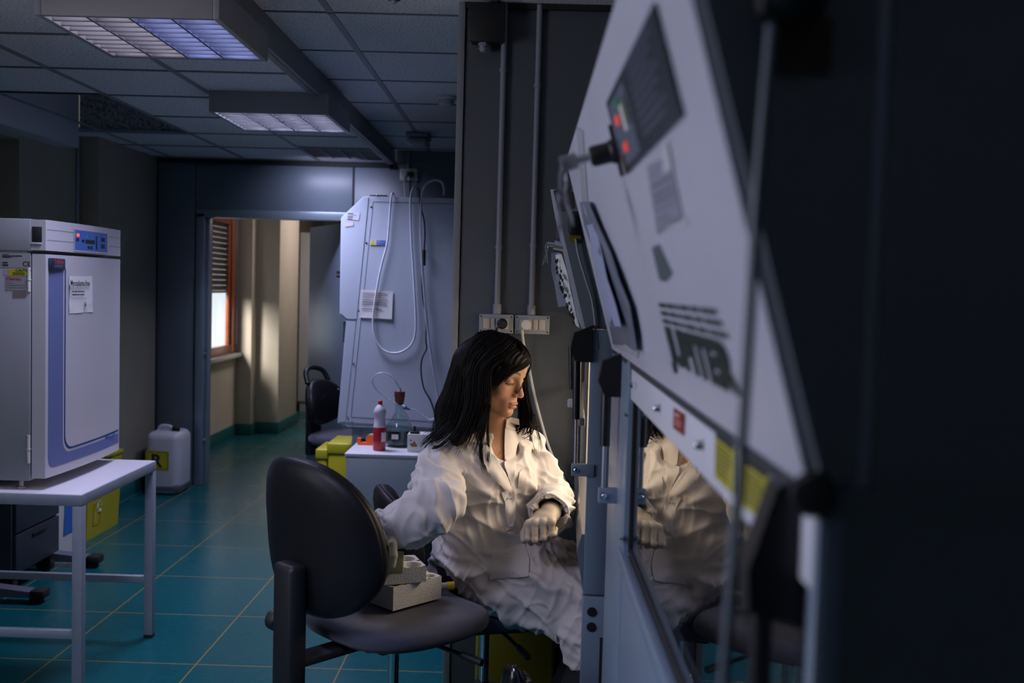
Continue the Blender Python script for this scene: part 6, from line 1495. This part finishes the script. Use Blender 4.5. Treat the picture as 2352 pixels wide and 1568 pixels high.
# ------------------------------------------------------------------ lab coat
def fold(p, d, wl, warp, seed, sharp=2.2, cover=.15):
    """creases running across direction d: long soft ridges that start and die out"""
    d = unit(d); r = np.random.RandomState(seed+50); u = unit(np.cross(d, r.normal(size=3))); v = np.cross(d, u)
    q = (p@d)[:, None]*d+.35*(p-(p@d)[:, None]*d)          # stretched along the crease
    ph = (p@d)/wl+warp*2.2*nz(q, 2.6/(wl/.06)**.3, seed)+.18*nz(p, 10, seed+1)
    s = (.5+.5*np.cos(2*PI*ph))**sharp
    m = np.clip(cover+.62+.9*nz(q, .55/wl, seed+7), 0, 1.15)
    return s*m
def seg_t(p, a, b):
    ba = b-a; t = np.clip(((p-a)@ba)/(ba@ba), 0, 1); q = p-(a+t[:, None]*ba); return t, np.linalg.norm(q, axis=1), q
def build_coat():
    h = .0042
    f = Field(axis_pts(-.46, .36, h), axis_pts(2.36, 3.34, h), axis_pts(.47, 1.16, h))
    nb = neck0
    # trunk
    f.ell(chest+np.array([0, 0, .02]), (.172, .122, .155), RT, .03); f.ell(waist+TF*.01, (.150, .125, .17), RT, .06)
    f.ell(pelv+np.array([.015, 0, .02]), (.165, .145, .13), RT, .05)
    f.ell(pelv-TF*.05+np.array([-.01, 0, -.03]), (.13, .08, .12), RT, .04)     # back of the coat over the seat
    f.cone(nb-TS*.055-np.array([0, 0, .034]), shR+np.array([0, 0, -.004]), .050, .052, .04); f.cone(nb+TS*.055-np.array([0, 0, .028]), shL, .052, .056, .03)
    f.ell(nb-np.array([0, 0, .05])-TF*.01, (.09, .07, .05), RT, .03)
    # bust
    for s_ in (-1, 1): f.ell(chest+TF*.075+TS*(.065*s_)+np.array([0, 0, .01]), (.07, .06, .075), RT, .03)
    # right sleeve (towards the camera)
    mid = (shR+elR)/2+np.array([0, 0, -.004]); f.chain([shR, mid, elR], [.058, .064, .062], .022)
    mid2 = (elR+wrR)/2+np.array([0, 0, -.012]); cuf = wrR+unit(wrR-elR)*.0
    f.chain([elR, mid2, cuf], [.062, .060, .050], .02)
    f.ell(elR+np.array([.012, .0, -.018]), (.05, .05, .035), None, .03); f.ell(mid2+np.array([.015, 0, -.015]), (.05, .05, .03), None, .03)
    # left sleeve
    mid = (shL+elL)/2; f.chain([shL, mid, elL], [.060, .060, .056], .022); f.chain([elL, (elL+wrL)/2, wrL+unit(wrL-elL)*.0], [.057, .056, .052], .02)
    # skirt over the thighs
    f.cone(hipR, knR, .098, .078, .05); f.cone(hipL, knL, .094, .080, .04); f.cone((hipR+hipL)/2+np.array([0, 0, .02]), (knR+knL)/2+np.array([-.02, 0, -.005]), .095, .070, .05)
    f.cone(hipR+np.array([.02, -.03, -.05]), knR+np.array([-.03, -.02, -.075]), .055, .035, .04); f.ell(knR+np.array([-.085, -.035, -.085]), (.07, .028, .085), None, .03)
    # opening past the left knee, where the dark trousers show
    # sleeve ends hollow
    for (a, b, r0, r1) in ((cuf+unit(wrR-elR)*.08, wrR-unit(wrR-elR)*.055, .058, .036), (wrL+unit(wrL-elL)*.08, wrL-unit(wrL-elL)*.05, .060, .038)):
        f.cone(a, b, r0, r1, .004, 'cut')
    # front opening: a V from the neck to the first button, and the neck hole
    vt = A(1156, 1078, 2.80)
    f.cone(Hd(0, -20, -60)+np.array([0, 0, .06]), nb+np.array([0, 0, .012])+TF*.01, .075, .062, .008, 'cut')
    for k in range(9):
        t = k/8; c = lerp(nb+TF*.045+np.array([0, 0, .0]), vt, t); f.cone(c, c+TF*.12, .048*(1-t)+.004, .058*(1-t)+.006, .004, 'cut')
    return f.mesh('coat')
cme = build_coat(); relax(cme, 2, .5)
co = coords(cme); n = normals(cme)
tR, dR, _ = seg_t(co, shR, elR); tR2, dR2, _ = seg_t(co, elR, wrR); tL, dL, _ = seg_t(co, shL, elL); tL2, dL2, _ = seg_t(co, elL, wrL)
wr1 = np.clip((.085-dR)/.02, 0, 1); wr2 = np.clip((.085-dR2)/.02, 0, 1); wl1 = np.clip((.078-dL)/.02, 0, 1); wl2 = np.clip((.078-dL2)/.02, 0, 1)
sl = np.clip(wr1+wr2+wl1+wl2, 0, 1); low = np.clip((.76-co[:, 2])/.05, 0, 1); tr = (1-sl)*(1-low)
amp = np.zeros(len(co)); G_ = 1.35
amp += wr1*(.010*fold(co, [.35, .45, .82], .070, .50, 3)+.006*fold(co, [.9, -.2, .4], .032, .5, 4))
amp += wr2*(1-wr1)*(.011*fold(co, unit(wrR-elR)+np.array([.3, 0, .5]), .058, .40, 7)+.005*fold(co, [.2, .9, -.3], .03, .5, 8))
amp += (wl1*(1-wl2))*(.012*fold(co, [-.25, .2, .93], .060, .38, 11)+.005*fold(co, [.5, .2, .8], .03, .4, 12))
amp += wl2*(.010*fold(co, [-.2, .6, .75], .050, .38, 15))
amp += tr*(.013*fold(co, [.55, -.1, .83], .105, .30, 21)+.007*fold(co, [.42, .3, .86], .052, .35, 23)+.003*fold(co, [.9, .3, .2], .028, .4, 24))
amp += low*(1-sl)*(.015*fold(co, [.75, .15, .60], .110, .34, 31)+.007*fold(co, [.35, .4, .85], .055, .38, 33)+.003*fold(co, [.9, 0, -.4], .03, .4, 34))
amp -= .006
def crease(p, d, f, seed, e=5):
    d = unit(d); q = (p@d)[:, None]*d+.45*(p-(p@d)[:, None]*d); return np.clip(1-np.abs(nz(q, f, seed)), 0, 1)**e
amp += sl*.0075*crease(co, [.5, .2, .8], 8.5, 61)+tr*.0065*crease(co, [.5, -.2, .8], 7.5, 63)+tr*.004*crease(co, [.8, -.4, .3], 11, 64)+low*(1-sl)*(.0085*crease(co, [.7, .2, .65], 7.5, 65)+.004*crease(co, [.2, .4, .85], 12, 66))+sl*.0045*crease(co, [.8, .5, .2], 13, 67)
co = co+n*(amp*G_)[:, None]; setcoords(cme, co); relax(cme, 1, .25)
M_COAT = mat('white_coat_cotton', (.74, .70, .67), .8, noise=.03, nscale=30, bump=.25, bscale=700, sheen=.15)
coat = finish(cme, 'lab_coat', M_COAT, woman, smooth=180)
# hidden helpers: rays onto the finished coat and body to lay collar, pocket and buttons on
from mathutils.bvhtree import BVHTree
ROOTW = ROOTM[woman.name]
def bvh_of(objs):
    V = []; Fc = []
    for o in objs:
        b = len(V); V += [ROOTW @ v.co for v in o.data.vertices]; Fc += [tuple(b+i for i in p.vertices) for p in o.data.polygons]
    return BVHTree.FromPolygons(V, Fc)
BV = bvh_of([coat, body])
def hit(x, y, off=0.0, fallback=2.95):
    d = Vector(ray(x, y)).normalized(); r = BV.ray_cast(Vector(CP), d, 6)
    if r[0] is None or r[0].y < 2.3: return onY(x, y, fallback)
    nn = r[1] if r[1].dot(d) < 0 else -r[1]
    return r[0]+(nn*.6-d*.4)*off
def patch(name, rowsA, rowsB, off, th, m, parent, nu=6, curl=0.0, sub=5):
    """cloth laid on the figure between two edge lines given in picture points"""
    def dens(R):
        out = []
        for (a, b) in zip(R, R[1:]):
            for k in range(sub): out.append((lerp(a[0], b[0], k/sub), lerp(a[1], b[1], k/sub)))
        out.append(R[-1]); return out
    Aa, Bb = dens(rowsA), dens(rowsB); G = []
    for a, b in zip(Aa, Bb):
        G.append([hit(lerp(a[0], b[0], i/nu), lerp(a[1], b[1], i/nu), off+curl*(i/nu)**2) for i in range(nu+1)])
    for _ in range(2):
        G2 = [[p.copy() for p in r] for r in G]
        for j in range(len(G)):
            for i in range(nu+1):
                s_ = Vector((0, 0, 0)); c = 0
                for dj, di in ((1, 0), (-1, 0), (0, 1), (0, -1)):
                    if 0 <= j+dj < len(G) and 0 <= i+di <= nu: s_ += G[j+dj][i+di]; c += 1
                if c == 4: G2[j][i] = G[j][i].lerp(s_/c, .6)
        G = G2
    bm = B(); vt = [[bm.verts.new(p) for p in r] for r in G]; dd = (Vector(HC)-Vector(CP)).normalized()*th
    vb = [[bm.verts.new(p+dd) for p in r] for r in G]; J = len(G)
    for j in range(J-1):
        for i in range(nu):
            bm.faces.new((vt[j][i], vt[j][i+1], vt[j+1][i+1], vt[j+1][i])); bm.faces.new((vb[j][i], vb[j+1][i], vb[j+1][i+1], vb[j][i+1]))
        bm.faces.new((vt[j][0], vt[j+1][0], vb[j+1][0], vb[j][0])); bm.faces.new((vt[j][nu], vb[j][nu], vb[j+1][nu], vt[j+1][nu]))
    for i in range(nu):
        bm.faces.new((vt[0][i], vb[0][i], vb[0][i+1], vt[0][i+1])); bm.faces.new((vt[-1][i], vt[-1][i+1], vb[-1][i+1], vb[-1][i]))
    return finish(bm, name, m, parent, smooth=60)
M_COATL = M_COAT
patch('lapel', [(1112, 992), (1122, 1015), (1134, 1045), (1146, 1068), (1160, 1092), (1172, 1118), (1176, 1140)], [(1098, 1000), (1100, 1030), (1112, 1066), (1126, 1090), (1146, 1110), (1164, 1130), (1175, 1144)], .010, .003, M_COATL, coat, curl=-.004)
patch('lapel', [(1158, 975), (1157, 1000), (1156, 1040), (1157, 1075), (1166, 1098), (1174, 1118)], [(1190, 982), (1196, 1004), (1190, 1030), (1184, 1066), (1179, 1095), (1176, 1122)], .010, .003, M_COATL, coat, curl=-.002)
patch('collar', [(1160, 955), (1158, 975), (1160, 985)], [(1192, 962), (1194, 985), (1190, 992)], .012, .003, M_COATL, coat, nu=5)
patch('front_placket', [(1172, 1120), (1182, 1150), (1184, 1185), (1178, 1215)], [(1150, 1130), (1160, 1160), (1164, 1195), (1160, 1222)], .006, .003, M_COATL, coat)
patch('chest_pocket', [(1199, 1078), (1192, 1085), (1189, 1118)], [(1214, 1080), (1209, 1090), (1205, 1118)], .005, .002, M_COATL, coat, nu=4)
patch('hip_pocket', [(1130, 1270), (1126, 1300), (1124, 1330)], [(1205, 1248), (1216, 1280), (1214, 1322)], .005, .002, M_COATL, coat, nu=6)
for (x, y) in ((1165, 1136), (1172, 1204)):
    c = hit(x, y, .012); bm = B(); lathe(bm, [(0, -.001), (.0085, -.001), (.0095, .001), (.0095, .0022), (.0075, .0026), (.0065, .0016), (0, .0016)], c, axis=(Vector(CP)-c).normalized()+Vector((0, 0, .2)), n=20)
    bt = finish(bm, 'button', M_PLWHITE, coat, smooth=60)
# turned cuff on the near sleeve
def cuff(w, e, r, name):
    ax = unit(w-e); u = unit(np.cross(ax, [0, 0, 1])); v = np.cross(u, ax); bm = B(); n_ = 28; rings = []
    for (t, rr) in ((-.030, r*1.0), (-.012, r*1.03), (.004, r*1.06), (.007, r*1.03), (.004, r*.98), (-.015, r*.92)):
        rings.append([bm.verts.new(Vector(w+ax*(t+.003*math.sin(3*a))+(u*math.cos(a)+v*math.sin(a)*1.02)*(rr*(1+.04*math.sin(5*a+t*60))))) for a in np.linspace(0, 2*PI, n_, endpoint=False)])
    for a, b in zip(rings, rings[1:]):
        for i in range(n_): bm.faces.new((a[i], a[(i+1) % n_], b[(i+1) % n_], b[i]))
    return finish(bm, name, M_COAT, coat, smooth=180)
cuff(wrR, elR, .050, 'cuff'); cuff(wrL, elL, .052, 'cuff')
# ------------------------------------------------------------------ gloved hands
M_GLOVE = mat('cream_latex_glove', (.58, .50, .38), .5, noise=.05, nscale=60, bump=.3, bscale=220, sss=.05)
def hand(name, W, E, D, Nn, curls, spread, side, h=.0016, thumb=(.7, .5)):
    """W wrist, D direction of the palm, Nn back-of-hand normal; side +1 if the thumb is on D x N side"""
    D = unit(D); Nn = unit(np.array(Nn)-np.dot(Nn, D)*D); S = np.cross(D, Nn)*side
    lo = W-.14; hi = W+.14
    f = Field(np.arange(lo[0], hi[0], h), np.arange(lo[1], hi[1], h), np.arange(lo[2], hi[2], h))
    f.cone(W, W+unit(E-W)*.085, .028, .034, .01); f.cone(W-D*.02, W+D*.01, .026, .026, .01, flat=(Nn, .85))
    K = []
    for i in range(4): K.append(W+D*(.083-.004*abs(i-1)-.003*i)+S*(.030-.0205*i)+Nn*(.004-.002*abs(i-1.3)))
    for i in range(4): f.cone(W+D*.015+S*(.014-.009*i), K[i], .015, .0115, .010)
    f.cone(W+D*.03+S*.018, W+D*.05-S*.016, .017, .017, .012, flat=(Nn, .9))
    lens = [(.040, .025, .021), (.045, .029, .022), (.041, .027, .021), (.032, .020, .019)]; rad = [(.0098, .0088, .0078, .0070)]*3+[(.0086, .0078, .0070, .0062)]
    for i in range(4):
        p = K[i]; ang = 0; pts = [p]
        lat = S*spread*(1.5-i)*.10
        for j in range(3):
            ang += curls[i][j]; d = unit(D*math.cos(ang)-Nn*math.sin(ang)+lat*math.cos(ang)); p = p+d*lens[i][j]; pts.append(p)
        for j in range(3): f.cone(pts[j], pts[j+1], rad[i][j], rad[i][j+1], .003 if j else .005)
        f.ell(K[i]+Nn*.002, (.0105, .0105, .0105), None, .005)
        f.ell(pts[1]+Nn*.001, (.0092, .0092, .0092), None, .003)
    tb = W+D*.018+S*.024; t1 = tb+unit(D*.62+S*.62-Nn*.35)*.040; t2 = t1+unit(D*thumb[0]+S*.12-Nn*thumb[1])*.030; t3 = t2+unit(D*thumb[0]-S*.25-Nn*thumb[1])*.024
    f.chain([tb, t1], [.015, .0118], .012); f.chain([t1, t2, t3], [.0112, .0102, .0085], .003)
    me = f.mesh(name); relax(me, 1, .4); return finish(me, name, M_GLOVE, woman, smooth=180)
hand('gloved_hand', wrL+unit(wrL-elL)*.006, elL, A(1236, 1206, 2.70)-wrL, [-.35, -.55, .75], [(1.0, 1.35, .85), (1.1, 1.45, .9), (1.15, 1.5, .95), (1.25, 1.5, .95)], .3, 1, thumb=(.8, .45))
hand('gloved_hand', wrR+unit(wrR-elR)*.004, elR, A(872, 1240, 2.56)-wrR, [-.2, .25, .95], [(.5, .6, .4), (.55, .65, .4), (.6, .7, .45), (.7, .75, .5)], .5, -1, thumb=(.6, .7))
# necklace
bm = B(); P = [hit(x, y, .0015) for x, y in ((1157, 1000), (1153, 1020), (1148, 1040), (1140, 1052))]; tube(bm, P, .0008, n=5, k=4); finish(bm, 'necklace', mat('gold', (.7, .45, .15), .25, 1), woman)
# ------------------------------------------------------------------ hair
def build_hair():
    hx, hy, hz = HC; h = .0032
    f = Field(axis_pts(hx-.19, hx+.17, h), axis_pts(hy-.19, hy+.17, h), axis_pts(hz-.26, hz+.13, h))
    e = lambda c, r, k=10, op='add': f.ell(Hd(*c), [v/1000. for v in r], RH, k/1000., op)
    e((0, -14, 30), (80, 96, 86), 5); e((0, -30, -20), (76, 60, 86), 25)
    e((8, 62, 60), (62, 45, 34), 14)
    # sides hanging close to the cheeks
    for s_, fr in ((1, 34), (-1, 40)):
        f.cone(Hd(s_*66, 22, 44), Hd(s_*72, 14, -40), .020, .026, .02, flat=(RH[:, 0], .6))
    # back mass falling behind the shoulder
    f.cone(Hd(0, -70, 10), A(1042, 945, 3.0), .062, .050, .03); f.cone(A(1042, 945, 3.0), A(1022, 1000, 2.97), .050, .030, .03)
    f.cone(Hd(60, -20, -10), A(1084, 960, 2.87), .040, .034, .02); f.cone(A(1084, 960, 2.87), A(1050, 1008, 2.84), .032, .020, .02)
    # face opening
    f.ell(Hd(4, 92, -46), (.064, .075, .088), RH, .010, 'cut'); f.ell(Hd(-20, 88, 8), (.034, .05, .040), RH, .008, 'cut')
    return f.mesh('hair')
hme = build_hair(); relax(hme, 2, .5); hc = coords(hme); hn = normals(hme)
hc += hn*(.0018*np.sin(((hc-HC)@RH[:, 1])*620+6*nz(hc, 4, 5)))[:, None]; setcoords(hme, hc)
M_HAIR = mat('dark_brown_hair', (.007, .005, .004), .5, spec=.14, noise=.4, nscale=50)
hair = finish(hme, 'hair', M_HAIR, woman, smooth=180)
def strands(name, guides, N, sp0, sp1, r0, r1, seed, seg=5, nsides=4, taper=.25, kk=4):
    """guides: list of 3-D polylines; strands fill the space around and between them"""
    rr = np.random.RandomState(seed); bm = B(); G = [[np.array(p) for p in catmull(g, kk)] for g in guides]
    for k in range(N):
        w_ = rr.rand()*(len(G)-1) if len(G) > 1 else 0; i = min(int(w_), len(G)-2) if len(G) > 1 else 0; f = w_-i if len(G) > 1 else 0
        off = rr.normal(size=3); off /= max(1, np.linalg.norm(off)/1.2); r = r0+(r1-r0)*rr.rand(); end = .72+.33*rr.rand(); ph = rr.rand()*6.28; am = .002+.003*rr.rand()
        ga = G[i]; gb = G[i+1] if len(G) > 1 else G[i]; M_ = min(len(ga), len(gb)); pts = []
        for j in range(M_):
            t = j/(M_-1)
            if t > end and j > 2: break
            pts.append(Vector(lerp(ga[j], gb[j], f)+off*(sp0+(sp1-sp0)*t)+np.array([1, .3, 0])*am*math.sin(ph+5*t)*t))
        tube(bm, pts, r, n=nsides, smooth=False, rad=lambda t: r*(1-(1-taper)*t**2))
    return finish(bm, name, M_HAIR, hair, smooth=180)
top = Hd(8, 18, 124)
# crown to the near shoulder, sheets from the parting
strands('hair_strands', [
    [Hd(-14, 50, 108), Hd(56, 66, 72), Hd(82, 38, 22), A(1124, 915, 2.845), A(1112, 985, 2.82), A(1104, 1034, 2.79)],
    [Hd(-10, 20, 118), Hd(62, 26, 82), Hd(87, 0, 20), A(1092, 920, 2.85), A(1072, 985, 2.82), A(1040, 1036, 2.79)],
    [Hd(0, -30, 119), Hd(56, -40, 86), Hd(79, -46, 20), A(1058, 920, 2.87), A(1036, 980, 2.86), A(985, 1022, 2.83)],
    [Hd(4, -64, 106), Hd(40, -82, 58), Hd(54, -82, -10), A(1030, 925, 2.93), A(1014, 972, 2.91), A(970, 1018, 2.88)],
    [Hd(0, -82, 88), Hd(10, -96, 40), Hd(10, -92, -30), A(1018, 925, 3.0), A(1018, 970, 2.98), A(1000, 1012, 2.93)]],
    620, .006, .012, .0012, .0022, 3)
# fringe swept across the forehead to her left, and the far side falling in front of the far shoulder
strands('hair_fringe', [
    [Hd(-22, 40, 112), Hd(4, 88, 92), Hd(46, 88, 62), Hd(74, 58, 20), Hd(78, 44, -30)],
    [Hd(-26, 56, 104), Hd(-6, 98, 80), Hd(36, 98, 52), Hd(66, 74, 16), Hd(75, 56, -30)],
    [Hd(-30, 66, 98), Hd(-20, 102, 70), Hd(14, 109, 50), Hd(52, 92, 26), Hd(69, 72, -10)]],
    260, .003, .004, .0009, .0016, 5)
strands('hair_side', [
    [Hd(-6, 60, 112), Hd(-44, 78, 80), Hd(-70, 66, 30), A(1212, 905, 2.99), A(1222, 955, 2.99), A(1222, 990, 2.98), A(1205, 1004, 2.97)],
    [Hd(-10, 20, 118), Hd(-66, 30, 80), Hd(-84, 20, 20), A(1206, 915, 3.03), A(1208, 960, 3.03), A(1200, 985, 3.0), A(1188, 992, 2.98)],
    [Hd(-10, -20, 118), Hd(-70, -20, 80), Hd(-88, -10, 20), A(1190, 915, 3.05), A(1192, 960, 3.05), A(1180, 980, 3.03), A(1172, 985, 3.0)]],
    240, .004, .007, .0011, .0020, 7)
# loose locks on the chest and over the shoulder
def lock(pts, N, seed, s0=.002, s1=.004): strands('hair_lock', [pts], N, s0, s1, .0008, .0014, seed, taper=.2)
lock([A(1120, 930, 2.83), A(1110, 985, 2.80)]+[np.array(hit(x, y, .012)) for x, y in ((1104, 1030), (1108, 1065), (1116, 1090))], 26, 11)
lock([A(1126, 930, 2.83), A(1120, 985, 2.80)]+[np.array(hit(x, y, .012)) for x, y in ((1118, 1020), (1122, 1055), (1128, 1094))], 16, 12)
lock([A(1050, 970, 2.86)]+[np.array(hit(x, y, .012)) for x, y in ((1020, 1000), (1000, 1014), (985, 1025))], 20, 13)
lock([A(1060, 975, 2.85)]+[np.array(hit(x, y, .012)) for x, y in ((1035, 1012), (1010, 1030), (1000, 1032))]+[A(1045, 1016, 2.80)], 16, 14, .003, .006)
lock([A(1216, 960, 2.98), A(1222, 985, 2.97)]+[np.array(hit(x, y, .01)) for x, y in ((1218, 1010), (1224, 1040), (1234, 1062))], 8, 15)
lock([A(1228, 950, 3.02), A(1236, 990, 3.02), A(1242, 1020, 3.02), A(1240, 1050, 3.0)], 5, 16, .003, .008)
lock([Hd(-24, 70, 96), Hd(-14, 108, 66), Hd(2, 116, 30), Hd(16, 116, -8), Hd(24, 106, -34)], 10, 17, .001, .003)
